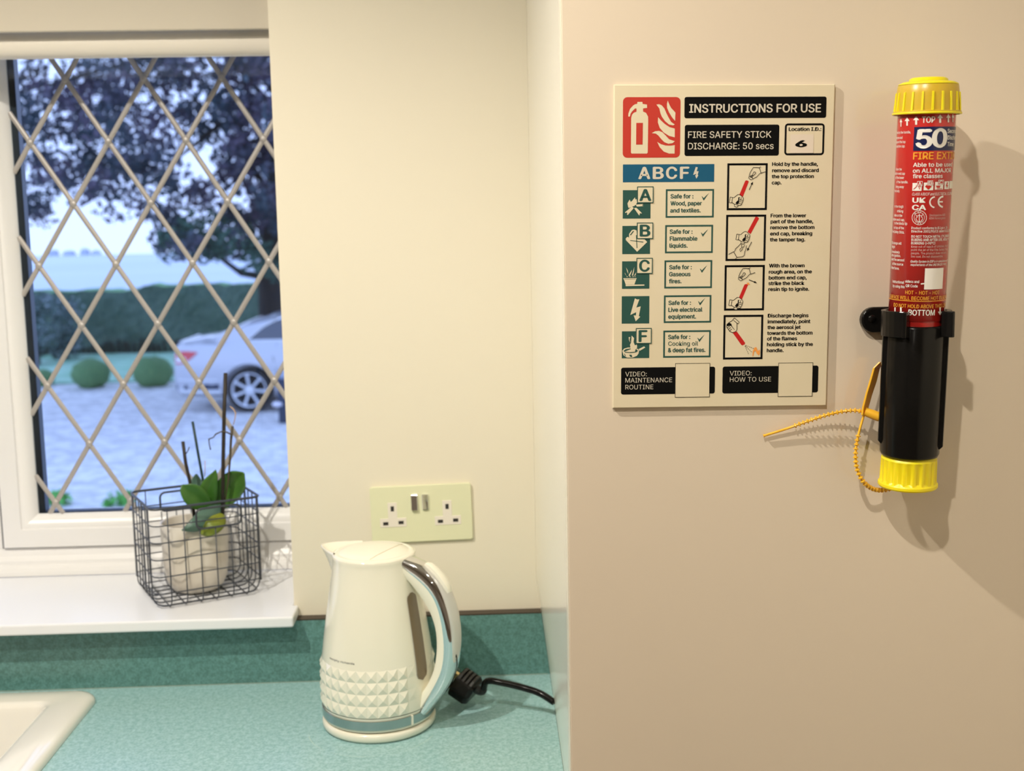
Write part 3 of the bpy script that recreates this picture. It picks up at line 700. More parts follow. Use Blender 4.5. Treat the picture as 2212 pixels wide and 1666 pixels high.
for u, v in ((.0, .50), (1.0, .52), (1.0, .08), (0, .94)):
    G().box(-.0007, .0007, -.0022, .0022, .020, BH_, Matrix.Translation(bp(BL_ * u + (.001 if u == 0 else -.001), BW_ * v, 0)) @ Matrix.Rotation(math.atan2(bu.y, bu.x), 4, 'Z')).out('side_brace', M['wire'], t)
for v, u0, u1 in ((-.0005, BL_ * .40, BL_ * .815), (BW_ + .0005, BL_ * .28, BL_ * .68)):
    pts = []; zt_, zb_, r = BH_ - .007, BH_ - .0365, .008
    for cu, cz_, a0 in ((u1 - r, zt_ - r, 0), (u0 + r, zt_ - r, 90), (u0 + r, zb_ + r, 180), (u1 - r, zb_ + r, 270)):
        for k in range(6): a = R_(a0 + 18 * k); pts.append(bp(cu + r * math.cos(a), v, cz_ + r * math.sin(a)))
    G().tube(pts, .0016, 8, closed=True).out('handle_loop', M['wire'], t, smooth=True)
# ------------------------------------------------------------------ orchid in its pot inside the basket
OX, OY = bp(BL_ * .50, BW_ * .56, 0).x, bp(BL_ * .50, BW_ * .56, 0).y; OZ = SZ0 + .0025
t = thing('plant_pot', 'white glazed plant pot with rounded base inside the wire basket', 'plant pot', (OX, OY, OZ))
G().lathe([(0, 0), (.029, 0), (.034, .0015), (.040, .008), (.0455, .020), (.0478, .04), (.0492, .075), (.0502, .1045), (.0500, .1058), (.0480, .1058), (.0470, .104), (.0462, .070), (.044, .05), (0, .05)], (OX, OY, OZ), seg=56).out('pot', M['pot'], t, smooth=True)
G().lathe([(0, .082), (.03, .083), (.0463, .080)], (OX, OY, OZ), seg=32).out('bark_mulch', mat('bark mulch', (.10, .07, .05), .9, noise=(90, (.28, .22, .17), .4, .6), bump=(120, 1, .004)), t, smooth=True)
M['leaf'] = mat('orchid leaf', (.04, .13, .018), .32, noise=(20, (.085, .20, .03), .4, .7), sss=.0)
M['leafb'] = mat('dull grey green orchid leaf', (.09, .17, .13), .3)
M['leafy'] = mat('yellowing orchid leaf', (.30, .32, .03), .35, noise=(25, (.18, .24, .03), .4, .65))
M['stick'] = mat('dark plant stake', (.025, .018, .012), .6); M['stem'] = mat('dry orchid stem', (.07, .055, .03), .6); M['stick2'] = mat('dark green plant stake', (.01, .035, .03), .5)
M['pale'] = mat('dry pale tendril', (.55, .38, .26), .7)
t = thing('orchid', 'flowerless orchid with broad green leaves and three dark stakes', 'potted plant', (OX, OY, OZ + .08))
def leaf(cl, ws, Ys, m, name='leaf', fold=.35, label=None):
    """cl: centre line in photo pixels, ws half widths in pixels, Ys depth of each point"""
    P = [at(x, y, Y) for (x, y), Y in zip(cl, Ys)]; P = [Vector(p) for p in smooth_path([tuple(p) for p in P], 5)]; W = [w[0] for w in smooth_path([(w / 1440.0,) for w in ws], 5)]
    rows = []
    for i, p in enumerate(P):
        tt = (P[min(i + 1, len(P) - 1)] - P[max(i - 1, 0)]).normalized(); side = tt.cross((p - CAM).normalized()).normalized(); nrm = side.cross(tt).normalized()
        if nrm.dot(CAM - p) < 0: nrm = -nrm
        rows.append([p + side * W[i] * s - nrm * (W[i] * fold * (1 - abs(s))) for s in (-1, -.6, -.25, 0, .25, .6, 1)])
    g = G(); g.loft(rows, False); o = g.out(name, m, t, smooth=True, fix=False)
    so = o.modifiers.new('thick', 'SOLIDIFY'); so.thickness = .0012
    if label: o['label'] = label
y0 = OY
leaf([(452, 1112), (440, 1090), (418, 1070), (400, 1055), (394, 1047)], [5, 19, 24, 14, 1], [y0, y0 - .010, y0 - .018, y0 - .02, y0 - .018], M['leaf'])
leaf([(450, 1112), (448, 1080), (452, 1052), (462, 1028), (466, 1015)], [8, 20, 19, 9, 1], [y0 + .004, y0 - .002, y0 - .004, y0 - .004, y0 - .002], M['leaf'])
leaf([(456, 1108), (476, 1080), (496, 1055), (513, 1035), (527, 1022)], [7, 25, 30, 24, 3], [y0 + .008, y0 + .006, y0 + .004, y0 - .002, y0 - .006], M['leaf'])
leaf([(446, 1105), (436, 1080), (428, 1060), (424, 1042), (424, 1024)], [6, 14, 17, 14, 2], [y0 + .02, y0 + .025, y0 + .03, y0 + .034, y0 + .036], M['leafb'], label='dull grey green leaf')
leaf([(484, 1092), (462, 1106), (440, 1122), (418, 1136), (393, 1146)], [2, 15, 19, 14, 1], [y0, y0 - .022, y0 - .040, y0 - .052, y0 - .058], M['leafb'], fold=-.15, label='drooping grey green leaf over the pot rim')
leaf([(480, 1112), (473, 1124), (460, 1137), (446, 1148), (433, 1153)], [6, 16, 18, 12, 1], [y0 - .03, y0 - .044, y0 - .054, y0 - .058, y0 - .056], M['leafy'], fold=-.2, label='yellowing drooping leaf')
def stickp(pts, Ys, r, m, name):
    P = [at(x, y, Y) for (x, y), Y in zip(pts, Ys)]; G().tube(P, r, 8).out(name, m, t, smooth=True)
stickp([(395, 954), (401, 1000), (412, 1050), (420, 1120)], [y0 + .0, y0, y0, y0], .0026, M['stick'], 'stake')
stickp([(416, 911), (428, 980), (438, 1035), (447, 1110)], [y0 + .01, y0 + .01, y0 + .01, y0 + .005], .0020, M['stick2'], 'stake')
stickp([(487, 806), (484, 900), (482, 1000), (481, 1112)], [y0 - .012] * 4, .0029, M['stick'], 'stake')
stickp([(502, 921), (499, 950), (497, 990), (493, 1040), (487, 1075), (484, 1105)], [y0 - .006] * 6, [.0021, .0019, .0018, .0012, .0010, .0010], M['stem'], 'flower_stem')
stickp([(501, 940), (492, 935), (484, 932), (477, 933), (466, 938), (461, 945), (451, 949), (452, 960), (455, 972)], [y0 - .014] * 9, [.0010, .0012, .0012, .0010, .0011, .0008, .0011, .0008, .0010], M['stem'], 'flower_stem')
stickp([(402, 980), (406, 974), (409, 966)], [y0] * 3, .0008, M['stem'], 'side_shoot')
stickp([(504, 918), (508, 903), (509, 892), (504, 884), (497, 878)], [y0 - .006] * 5, [.0006, .0008, .0010, .0010, .0007], M['pale'], 'dry_tendril')
stickp([(442, 1030), (443, 1012), (443, 995)], [y0 + .01] * 3, .0006, M['pale'], 'dry_tendril')
# ------------------------------------------------------------------ instruction sign on the cabinet door
BT = .0042
sg = Flat((1326.5, 182.9), (1806.5, 181.8), (1321.3, 881.4), DY - BT)
u1, v1 = sg.uv(1782.5, 877.4); ur = sg.uv(1806.5, 181.8)[0]; SWd = (u1 + ur) / 2; SHt = (v1 + sg.uv(1321.3, 881.4)[1]) / 2
t = thing('instruction_sign', 'cream fire safety stick instruction sign fixed to the tall cabinet', 'sign', tuple(sg.w(SWd / 2, SHt / 2, -BT)))
g = G(); g.loft([[sg.w(a, b, h) for a, b in ((d, d), (SWd - d, d), (SWd - d, SHt - d), (d, SHt - d))] for h, d in ((-BT, 0), (-.0007, 0), (0, .0007))], True, (True, True)); g.out('board', M['board'], t)
H1, H2, H3 = .00012, .00024, .00036
def part(name, build, m, parent=None, label=None):
    g = G(); build(g); o = g.out(name, m, parent or t, fix=False)
    if parent is not None and parent is not t: o.matrix_parent_inverse = Matrix.Identity(4)
    if label: o['label'] = label
    return o
cA = (1330, 190, 6.942)
p = part('fire_pictogram', lambda g: prect(g, sg, 1345.7, 210, 1468.7, 340.4, H1, 9.5), M['pred'], label='red panel with white extinguisher and flames')
ext = [(325, 210), (400, 210), (403, 240), (468, 250), (470, 300), (410, 308), (410, 355), (455, 375), (485, 430), (487, 480), (480, 970), (465, 985), (240, 985), (228, 970), (232, 450), (245, 400), (275, 370), (312, 358), (312, 310), (290, 308), (240, 360), (222, 390), (212, 430), (187, 430), (190, 385), (215, 315), (260, 265), (290, 245), (322, 240)]
FL = [[(780, 190), (795, 230), (830, 300), (895, 370), (890, 495), (850, 450), (800, 370), (770, 300), (768, 240)],
      [(610, 250), (650, 245), (690, 262), (730, 310), (760, 380), (790, 440), (830, 510), (885, 548), (860, 562), (800, 550), (740, 500), (690, 430), (670, 380), (655, 310)],
      [(635, 438), (680, 490), (740, 545), (810, 590), (885, 610), (885, 742), (800, 720), (720, 670), (660, 600), (632, 520)],
      [(540, 680), (590, 650), (650, 645), (700, 665), (750, 715), (800, 770), (885, 800), (850, 830), (790, 838), (730, 815), (680, 765), (640, 715), (600, 685)],
      [(622, 810), (680, 845), (750, 865), (820, 868), (885, 858), (882, 985), (800, 985), (720, 955), (660, 890)]]
part('extinguisher_symbol', lambda g: ppoly(g, sg, ext, H2, cA), M['board'], p)
part('extinguisher_label', lambda g: ppoly(g, sg, [(308, 525), (407, 525), (402, 850), (305, 850)], H3, cA), M['pred'], p)
part('flame_symbol', lambda g: [ppoly(g, sg, q, H2, cA) for q in FL], M['board'], p)
p = part('title_banner', lambda g: prect(g, sg, 1478.8, 209.5, 1784.4, 254.6, H1, 4.5), M['pblack'])
part('lettering', lambda g: txt(g, sg, 'INSTRUCTIONS FOR USE', (1489.1, 243.3), (1772.6, 241), 18, H2, .02), M['pcream'], p)
p = part('product_banner', lambda g: prect(g, sg, 1479.3, 269.9, 1682.1, 336.2, H1, 4.5), M['pblack'])
part('lettering', lambda g: (txt(g, sg, 'FIRE SAFETY STICK', (1486.3, 298.1), (1665.7, 296.5), 14, H2, .008), txt(g, sg, 'DISCHARGE: 50 secs', (1486.3, 322.8), (1670.8, 320.9), 14, H2, .008)), M['pcream'], p)
p = part('location_box', lambda g: pframe(g, sg, 1695.5, 266.8, 1779.7, 335.3, 4, H1, 7), M['pblack'])
part('lettering', lambda g: txt(g, sg, 'Location I.D.:', (1704, 282.8), (1773.6, 282.4), 7.6, H1, .032), M['pblack'], p)
s_ = part('number_sticker', lambda g: prect(g, sg, 1707.3, 290.4, 1756.6, 330.6, H2), M['sticker'], p, 'white paper sticker with a handwritten style 6')
part('number_print', lambda g: txt(g, sg, '6', (1720.2, 317.4), (1740.2, 317.4), 13.5, H3, .045), M['pblack'])
p = part('class_banner', lambda g: prect(g, sg, 1345.6, 355.4, 1542.5, 392.8, H1), M['pblue'])
def abcf(g):
    for ch, a, b in (('A', 347, 510), ('B', 565, 708), ('C', 762, 912), ('F', 972, 1090)): txt(g, sg, ch, (1330 + a / 6.942, 386.4 - (a - 347) * .0007), (1330 + b / 6.942, 386.4), 25, H2, .028)
    ppoly(g, sg, [(1200, 1185), (1230, 1190), (1215, 1250), (1243, 1250), (1228, 1305), (1240, 1308), (1210, 1362), (1190, 1310), (1203, 1312), (1205, 1290), (1160, 1305), (1190, 1215)], H2, cA)
part('lettering', abcf, M['pcream'], p)
c4 = (1330, 400, 8.329); c5 = (1330, 590, 8.329)
def sym(ps, crop, dark=()):
    def f(g):
        for q in ps: ppoly(g, sg, q, H2, crop)
    return f
SY = [
 ('A', (1345.4, 411, 1405, 472), (1376.2, 403, 1411.4, 438.7), (435, 628, 280, c4), c4,
  [[(165, 492), (290, 385), (325, 412), (215, 540)], [(330, 415), (372, 408), (472, 505), (420, 545)], [(360, 350), (490, 340), (495, 380), (380, 386)],
   [(225, 400), (210, 330), (250, 260), (270, 300), (290, 290), (345, 220), (355, 260), (375, 250), (385, 310), (365, 350), (330, 378), (290, 388), (240, 412)]],
  [[(178, 497), (195, 492), (210, 508), (198, 525), (180, 515)], [(425, 525), (435, 508), (455, 505), (458, 520), (440, 535)], [(478, 348), (488, 350), (490, 372), (478, 374)]]),
 ('B', (1344.4, 488.2, 1404, 548.6), (1375.6, 481, 1410.7, 516.2), (443, 608, 920, c4), c4,
  [[(180, 960), (210, 930), (240, 945), (240, 880), (290, 810), (330, 800), (375, 815), (378, 850), (390, 965), (520, 975), (565, 1025), (385, 1200), (183, 990)]],
  [[(258, 990), (260, 1000), (494, 1032), (496, 1018)], [(362, 900), (374, 900), (390, 1130), (376, 1130)], [(255, 895), (310, 825), (328, 830), (268, 905)]]),
 ('C', (1343.8, 564.7, 1402.6, 623.6), (1374.7, 557.3, 1409.5, 591.5), (430, 600, 1552, c4), c5,
  [[(135, 92), (375, 90), (365, 125), (335, 205), (180, 208), (152, 130)], [(178, 210), (515, 205), (517, 228), (180, 236)],
   [(160, -10), (200, 60), (170, 20)], [(185, -100), (215, -50), (228, 20), (205, -30)], [(230, 40), (290, -60), (285, -20), (250, 60)], [(290, 40), (335, -110), (330, -50), (310, 50)], [(330, 50), (370, -20), (355, 40)], [(190, 60), (225, 60), (205, 74)], [(240, 60), (275, 60), (258, 74)], [(295, 60), (330, 60), (312, 74)], [(335, 58), (362, 58), (350, 72)]],
  [[(150, 104), (362, 102), (362, 108), (150, 110)]]),
 (None, (1343.2, 640.2, 1402.3, 698.7), None, None, c5, [[(345, 455), (385, 475), (425, 472), (370, 622), (450, 598), (415, 775), (443, 785), (360, 868), (322, 760), (362, 765), (368, 705), (262, 755), ]], []),
 ('F', (1343.4, 716, 1402.3, 773.5), (1373.2, 708.9, 1407.4, 742.5), (422, 555, 1235, c5), c5,
  [[(118, 1400), (150, 1360), (220, 1340), (320, 1340), (400, 1365), (420, 1400), (410, 1450), (380, 1490), (300, 1522), (200, 1520), (140, 1480)], [(410, 1370), (510, 1318), (532, 1340), (430, 1400)], [(232, 1155), (262, 1150), (250, 1200), (262, 1250), (240, 1210)]],
  [[(140, 1400), (180, 1368), (280, 1355), (370, 1370), (400, 1400), (370, 1425), (270, 1440), (170, 1430)], [(240, 1470), (285, 1470), (300, 1515), (260, 1505)], [(150, 1450), (165, 1455), (180, 1495), (165, 1490)]]),
]
for ch, sq, tl, lt, crop, light, dark in SY:
    p = part('class_panel', lambda g: prect(g, sg, *sq, H1), M['pgreen'])
    part('hazard_symbol', lambda g: [ppoly(g, sg, q, H2, crop) for q in light], M['board'], p)
    if ch == 'F':
        part('flame_symbol', lambda g: ppoly(g, sg, [(285, 1125), (330, 1170), (320, 1240), (345, 1300), (380, 1285), (385, 1340), (355, 1375), (345, 1415), (250, 1425), (160, 1415), (230, 1385), (270, 1370), (255, 1290), (275, 1250), (280, 1190)], .0005, crop), M['board'], p)
    if dark: part('symbol_shading', lambda g: [ppoly(g, sg, q, H3, crop) for q in dark], M['pgreen'], p)
    if tl:
        q = part('letter_tile', lambda g: prect(g, sg, *tl, H3 + .0001), M['board'])
        def fl_(g):
            pframe(g, sg, *tl, 1.8, H3 + .0002); a, b, y, cr = lt; txt(g, sg, ch, (cr[0] + a / cr[2], cr[1] + y / cr[2]), (cr[0] + b / cr[2], cr[1] + y / cr[2]), 24.2, H3 + .0002, .03)
        part('tile_letter', fl_, M['pgreen'], q)
BX = [((1438.3, 409, 1541.6, 469.9), [('Safe for :', 428.6, 1448.9, 1497.2), ('Wood, paper', 443.8, 1448.6, 1515.5), ('and textiles.', 459.1, 1448, 1513.1)], (1678, 143, c4)),
      ((1436.9, 486.4, 1539.5, 546.5), [('Safe for :', 505.1, 1447, 1495.4), ('Flammable', 520, 1447, 1505.9), ('liquids.', 535.1, 1446.5, 1484.9)], (1663, 793, c4)),
      ((1435.4, 562.7, 1537.7, 622.4), [('Safe for :', 581.9, 1445.9, 1493.9), ('Gaseous', 596.9, 1445.6, 1490.9), ('fires.', 612, 1445.3, 1471.7)], (1645, 1443, c4)),
      ((1434.2, 638.3, 1535.9, 696.9), [('Safe for :', 658.8, 1444.3, 1492), ('Live electrical', 673.8, 1444, 1516.7), ('equipment.', 688.5, 1443.8, 1502.9)], (1612, 447, c5)),
      ((1433, 714.3, 1534.7, 771.9), [('Safe for :', 732.6, 1443.5, 1490.6), ('Cooking oil', 747, 1443.5, 1507.5), ('& deep fat fires.', 761.1, 1443.2, 1523.3)], (1600, 1105, c5))]
for fr_, lines, tk in BX:
    p = part('safe_for_box', lambda g: pframe(g, sg, *fr_, 3.6, H1), M['pgreen'])
    part('lettering', lambda g: [txt(g, sg, s, (a, y), (b, y - .3), 8.8, H1, .012 if s[0:4] == 'Cook' else .032) for s, y, a, b in lines], M['pgreen'], p)
    tx, ty, cr = tk
    part('tick_mark', lambda g: ppoly(g, sg, [(tx + a, ty + b) for a, b in ((-133, 57), (-112, 70), (-97, 92), (-50, 45), (0, 0), (-45, 62), (-92, 132), (-100, 130), (-118, 90))], H1, cr), M['pgreen'], p)
c6 = (1550, 340, 6.94); c7 = (1550, 560, 7.244)
fist = [(190, 595), (245, 605), (300, 560), (330, 558), (380, 600), (385, 625), (370, 680), (345, 720), (310, 715), (300, 740), (280, 745), (252, 735), (255, 705), (220, 680), (175, 680), (190, 595)]
fistl = [[(225, 600), (212, 683)], [(358, 600), (342, 640)], [(322, 640), (370, 642)], [(318, 665), (365, 667)], [(315, 685), (352, 700)], [(255, 705), (310, 720)], [(310, 605), (335, 600)]]
blob = [(312, 600), (328, 602), (322, 650), (318, 690), (295, 708), (266, 690), (290, 655), (308, 645)]
hand = [(648, 140), (625, 155), (580, 152), (535, 152), (518, 180), (495, 215), (475, 265), (465, 310), (500, 338), (525, 325), (540, 318), (590, 290), (635, 240), (650, 238), (718, 215)]
handl = [[(625, 155), (640, 200), (650, 238)], [(485, 280), (520, 265), (545, 215), (562, 218), (572, 235), (550, 262), (520, 285), (485, 290)], [(525, 265), (515, 295), (530, 325)], [(475, 290), (500, 295), (520, 310)]]
lh = [(165, 1455), (240, 1415), (255, 1410), (270, 1370), (320, 1325), (348, 1292)]; lh2 = [(430, 1320), (425, 1370), (405, 1420), (400, 1470), (370, 1490), (290, 1500), (265, 1525)]
def off(L, dx, dy): return [(x + dx, y + dy) for x, y in L]
def step(fr_, strokes, fills, reds, orange=None, lines=()):
    p = part('step_picture', lambda g: pframe(g, sg, *fr_, 4.3, H1), M['pblack'])
    part('baton_drawing', lambda g: [ppoly(g, sg, q, H1, c) for q, c in reds], M['pred2'], p, 'red baton drawing')
    # hands are cream inside so they cover the baton
    part('hand_fill', lambda g: [ppoly(g, sg, q, H2, c) for q, c in fills if len(q) > 9], M['board'], p)
    part('hand_drawing', lambda g: [pline(g, sg, q, 1.1, H3, c) for q, c in strokes] + [ppoly(g, sg, q, H3, c) for q, c in fills if len(q) <= 9], M['pblack'], p)
    if orange: part('flame_drawing', lambda g: [ppoly(g, sg, q, H2, c) for q, c in orange], M['porange'], p, 'orange flame drawing')
    return p
def arrow(x0, y0, x1, y1, hw=12, w=4.5):
    d = Vector((x1 - x0, y1 - y0)).normalized(); n = Vector((-d.y, d.x)); a = Vector((x0, y0)); b = Vector((x1, y1)); k = b - d * 45
    return [tuple(a + n * w), tuple(k + n * w), tuple(k + n * (hw + 5)), tuple(b), tuple(k - n * (hw + 5)), tuple(k - n * w), tuple(a - n * w)]
step((1571.3, 353, 1656.3, 453.8), [(fist, c6)] + [(q, c6) for q in fistl] + [(hand, c6)] + [(q, c6) for q in handl], [(fist[:-1], c6), (blob, c6), (arrow(473, 488, 528, 365), c6)], [([(415, 352), (428, 345), (450, 348), (468, 362), (380, 590), (325, 565)], c6)])
step((1568.7, 464.2, 1653, 563.3), [(off(fist, 98, 555), c6)] + [(off(q, 98, 555), c6) for q in fistl] + [(lh, c6), (lh2, c6), ([(240, 1415), (265, 1460), (290, 1500)], c6), ([(330, 1385), (350, 1360), (378, 1345), (370, 1380), (340, 1415), (330, 1385)], c6), ([(355, 1300), (362, 1350)], c6), ([(405, 1312), (385, 1355)], c6)],
     [(off(fist[:-1], 98, 555), c6), (off(blob, 98, 555), c6), (arrow(510, 1268, 440, 1405), c6)], [([(568, 892), (590, 890), (615, 905), (621, 920), (495, 1150), (448, 1118)], c6)])
q7 = (1550, 560, 7.244); oy = (-1.2 * 6.94, 222 * 6.94)
f3 = off(fist, *oy); h3 = off(hand, -22.3 * 6.94, 218 * 6.94)
step((1565.5, 573.1, 1650.1, 670.4), [(f3, c6)] + [(off(q, *oy), c6) for q in fistl] + [(h3, c6)] + [(off(q, -22.3 * 6.94, 218 * 6.94), c6) for q in handl], [(f3[:-1], c6), (off(blob, *oy), c6), (arrow(490, 322, 615, 372), q7)],
     [([(420, 398), (435, 390), (458, 390), (477, 404), (380, 630), (335, 600)], q7)], [([(455, 362), (470, 372), (485, 362), (492, 378), (506, 400), (480, 402), (462, 390)], q7)])
f4 = [(262, 918), (338, 985), (320, 1010), (300, 1005), (302, 1100), (280, 1135), (230, 1148), (190, 1130), (140, 1060), (145, 1020), (180, 990), (225, 965), (262, 918)]
p = step((1563.1, 680.8, 1647, 776), [(f4, q7), ([(245, 955), (315, 1010)], q7), ([(150, 1072), (190, 1050)], q7), ([(168, 1098), (205, 1068)], q7), ([(190, 1122), (222, 1092)], q7), ([(215, 1045), (265, 1105)], q7)], [(f4[:-1], q7), ([(140, 1022), (180, 990), (215, 1012), (230, 1065), (205, 1042), (150, 1048)], q7)],
     [([(235, 1150), (300, 1130), (430, 1308), (425, 1332), (390, 1350), (370, 1340)], q7)], [([(545, 1525), (552, 1440), (575, 1385), (605, 1375), (632, 1440), (660, 1415), (662, 1480), (640, 1508), (612, 1475), (595, 1435), (572, 1445), (560, 1510)], q7)])
def spray(g):
    for a in (22, 45, 66):
        for k in range(5):
            r0 = 20 + k * 30; c, s = math.cos(R_(a)), math.sin(R_(a)); pline(g, sg, [(420 + r0 * c, 1340 + r0 * s), (420 + (r0 + 17) * c, 1340 + (r0 + 17) * s)], .9, H2, q7)
part('spray_drawing', spray, M['pblack'], p)
ST = [[('Hold by the handle,', 358.4, 1668.2, 1766.1), ('remove and discard', 372, 1668.2, 1768), ('the top protection', 385, 1667.4, 1757.5), ('cap.', 398.4, 1667.4, 1687.6)],
      [('From the lower', 469.7, 1665, 1740.9), ('part of the handle,', 482.4, 1665, 1756), ('remove the bottom', 495.3, 1664.3, 1758.9), ('end cap, breaking', 508.6, 1663.8, 1753.9), ('the tamper tag.', 521.6, 1663.5, 1738.8)],
      [('With the brown', 577.9, 1661.5, 1737.5), ('rough area, on the', 591.1, 1661.1, 1753.2), ('bottom end cap,', 603.9, 1660.9, 1741.9), ('strike the black', 615.9, 1660.2, 1736.8), ('resin tip to ignite.', 628.7, 1660, 1747.4)],
      [('Discharge begins', 685.9, 1658.8, 1746), ('immediately, point', 698.7, 1658.4, 1749.9), ('the aerosol jet', 711.2, 1658, 1729), ('towards the bottom', 723.6, 1657.5, 1754.6), ('of the flames', 735.6, 1657.3, 1721.2), ('holding stick by the', 748.2, 1657, 1755.3), ('handle.', 760.9, 1656.7, 1692.2)]]
for L in ST: part('step_text', lambda g: [txt(g, sg, s, (a, y), (b, y - .3), 7.6, H1, .034) for s, y, a, b in L], M['pblack'])
for bn, lines, qr in (((1341.7, 794.5, 1543.9, 850.2), [('VIDEO:', 813.3, 1350.7, 1397), ('MAINTENANCE', 826.7, 1350.7, 1451.7), ('ROUTINE', 841.5, 1350.7, 1411.1)], (1458.6, 785.1, 1532.6, 857.9)),
                      ((1561.1, 792.1, 1766.5, 847.8), [('VIDEO:', 811.4, 1576.3, 1623.4), ('HOW TO USE', 825, 1576.3, 1665.4)], (1681.4, 783.9, 1754.3, 856.3))):
    p = part('video_banner', lambda g: prect(g, sg, *bn, H1, 4.5), M['pblack'])
    part('lettering', lambda g: [txt(g, sg, s, (a, y), (b, y - .5), 9.8, H2) for s, y, a, b in lines], M['pcream'], p)
    q = part('blank_card', lambda g: prect(g, sg, *qr, H2), M['board'])
    part('card_outline', lambda g: pframe(g, sg, *qr, .9, H3), M['pblack'], q)
# ------------------------------------------------------------------ fire extinguisher stick
A_ = at(2001.7, 252, DY - .050); B_p = at(1968, 900, DY - .0345)
RR = .0242
cy = Cyl(A_, B_p, RR); ax = cy.D; AZ = cy.axis
def lat(prof, seg=64): # prof rows: (radius, photo row)
    return G().lathe([(r, AZ(py)) for r, py in prof], cy.A, cy.D, seg=seg, ref=cy.E1)
t = thing('fire_extinguisher_stick', 'red and black fire extinguisher stick with yellow caps clipped upright on the cabinet', 'fire extinguisher', tuple(cy.A + ax * AZ(1050)))
lat([(RR - .0012, 245), (RR - .0008, 246), (RR - .0008, 705)]).out('tube', M['red2'], t, smooth=True)
tb = lat([(RR - .0001, 246), (RR, 247), (RR, 687.5), (RR - .0009, 688)]).out('printed_label', M['red'], t, smooth=True)
lat([(RR - .0012, 699), (RR + .0006, 700), (RR + .0016, 704), (RR + .0019, 975), (RR + .0008, 981), (RR - .004, 981.5)]).out('handle_grip', M['black'], t, smooth=True)
# fins down both sides of the grip
for s, p0, p1, pw in ((-1, 712, 952, .0026), (1, 712, 958, .0030)):
    a = R_(78) * s; ra = (cy.E1 * math.cos(a) + cy.E2 * math.sin(a)); tn = (cy.E2 * math.cos(a) - cy.E1 * math.sin(a)); g = G(); rings = []
    for py, k in ((p0, 1), (p1, 1), (p1 + 6, .2)):
        c = cy.A + ax * AZ(py); rings.append([c + ra * (RR) + tn * .0028, c + ra * (RR + .0018 + pw * k) + tn * .0018, c + ra * (RR + .0018 + pw * k) - tn * .0018, c + ra * RR - tn * .0028])
    g.loft(rings, True, (True, True)); g.out('grip_fin', M['black'], t, bevel=.0004)
# top cap, ribbed skirt
c = lat([(0, 168.5), (.0135, 169), (.0150, 170.5), (.0160, 176), (.0215, 178), (.0240, 181), (.0252, 186), (.0262, 205), (.0268, 240), (.0282, 241), (.0284, 245), (.0270, 247), (RR, 247)]).out('top_cap', M['captop'], t, smooth=False, auto=25)
lat([(0, 167.6), (.0138, 168), (.0158, 171), (.0165, 176.4), (.0210, 177.2), (.0246, 181.5), (.0250, 184), (.0235, 183), (.016, 180), (0, 180)]).out('cap_top', M['cap'], t, smooth=True)
for k in range(20):
    a = 2 * math.pi * k / 20 + .13; ra = (cy.E1 * math.cos(a) + cy.E2 * math.sin(a)); tn = (cy.E2 * math.cos(a) - cy.E1 * math.sin(a)); rings = []
    for py, r in ((200, .0258), (201, .0269), (242, .0282), (242.5, .0262)):
        q = cy.A + ax * AZ(py); rings.append([q + ra * (r - .0015) + tn * .0011, q + ra * r + tn * .0008, q + ra * r - tn * .0008, q + ra * (r - .0015) - tn * .0011])
    o = G().loft(rings, True, (True, True)).out('rib', M['cap'], c); o.matrix_parent_inverse = Matrix.Identity(4)
lat([(.0275, 243), (.0290, 244), (.0290, 247.5), (.0275, 248.5)]).out('cap_lip', M['cap'], t, smooth=True)
# bottom cap, fluted
lat([(.0232, 974), (.0232, 985), (.0238, 986), (.0240, 990)]).out('cap_neck', M['cap'], t, smooth=True)
rings = []
for py, r, dp in ((986, .0236, 0), (989, .0246, .0), (994, .0248, .0011), (1034, .0252, .0014), (1038, .0254, 0), (1041, .0264, 0), (1046, .0266, 0), (1049, .0258, 0)):
    v = AZ(py); ring = []
    for k in range(96):
        a = 2 * math.pi * k / 96; rr = r - dp * (1 if math.cos(a * 20) > 0 else 0) * (1 if True else 0)
        ring.append(cy.A + ax * v + (cy.E1 * math.cos(a) + cy.E2 * math.sin(a)) * rr)
    rings.append(ring)
G().loft(rings, True, (True, True)).out('bottom_cap', M['cap'], t, auto=30)
# ---- printing on the label
LH = .00035
def lp(name, build, m, parent=None, label=None):
    g = G(); build(g); o = g.out(name, m, parent or tb, fix=False); o.matrix_parent_inverse = Matrix.Identity(4)
    if label: o['label'] = label
    return o
def uparrow(g, cx, yb, w, hgt, up=1):
    pts = [(-.16, 0), (-.16, .55), (-.5, .55), (0, 1), (.5, .55), (.16, .55), (.16, 0)]
    ppoly(g, cy, [(cx + x * w, yb - up * y * hgt) for x, y in pts], LH)
def top_row(g):
    for cx_, yb, w in ((1947, 274, 5.5), (1960, 271.5, 10.5), (1979.3, 269.5, 13), (2030.5, 265.4, 13), (2048, 264.3, 9.5), (2057.5, 263.8, 5)): uparrow(g, cx_, yb, w, 18)
    txt(g, cy, 'TOP', (1991.5, 265.4), (2019.2, 262.9), 13, LH, .02)
lp('top_marking', top_row, M['white'])
a = cy.uv(1975.2, 274.6); b = cy.uv(1973.7, 326)
g = G(); urect(g, cy, a[0], a[1], a[0] + .055, b[1], .0002, 0, 30); nv = g.out('duration_panel', M['navy'], tb, fix=False); nv.matrix_parent_inverse = Matrix.Identity(4)
def fifty(g):
    txt(g, cy, '5', (1980.6, 319.3), (2010.5, 318), 38.6, .0006, .032, res=4); txt(g, cy, '0', (2014.5, 317.6), (2042, 316), 38.6, .0006, .032, res=4)
    for s, x, y in (('Seconds', 2046, 287.5), ('Discharge', 2046, 301.6), ('Time', 2045.4, 316)): txt(g, cy, s, (x, y), None, 9, .0005, .012, xs=.85)
lp('duration_lettering', fifty, M['white'])
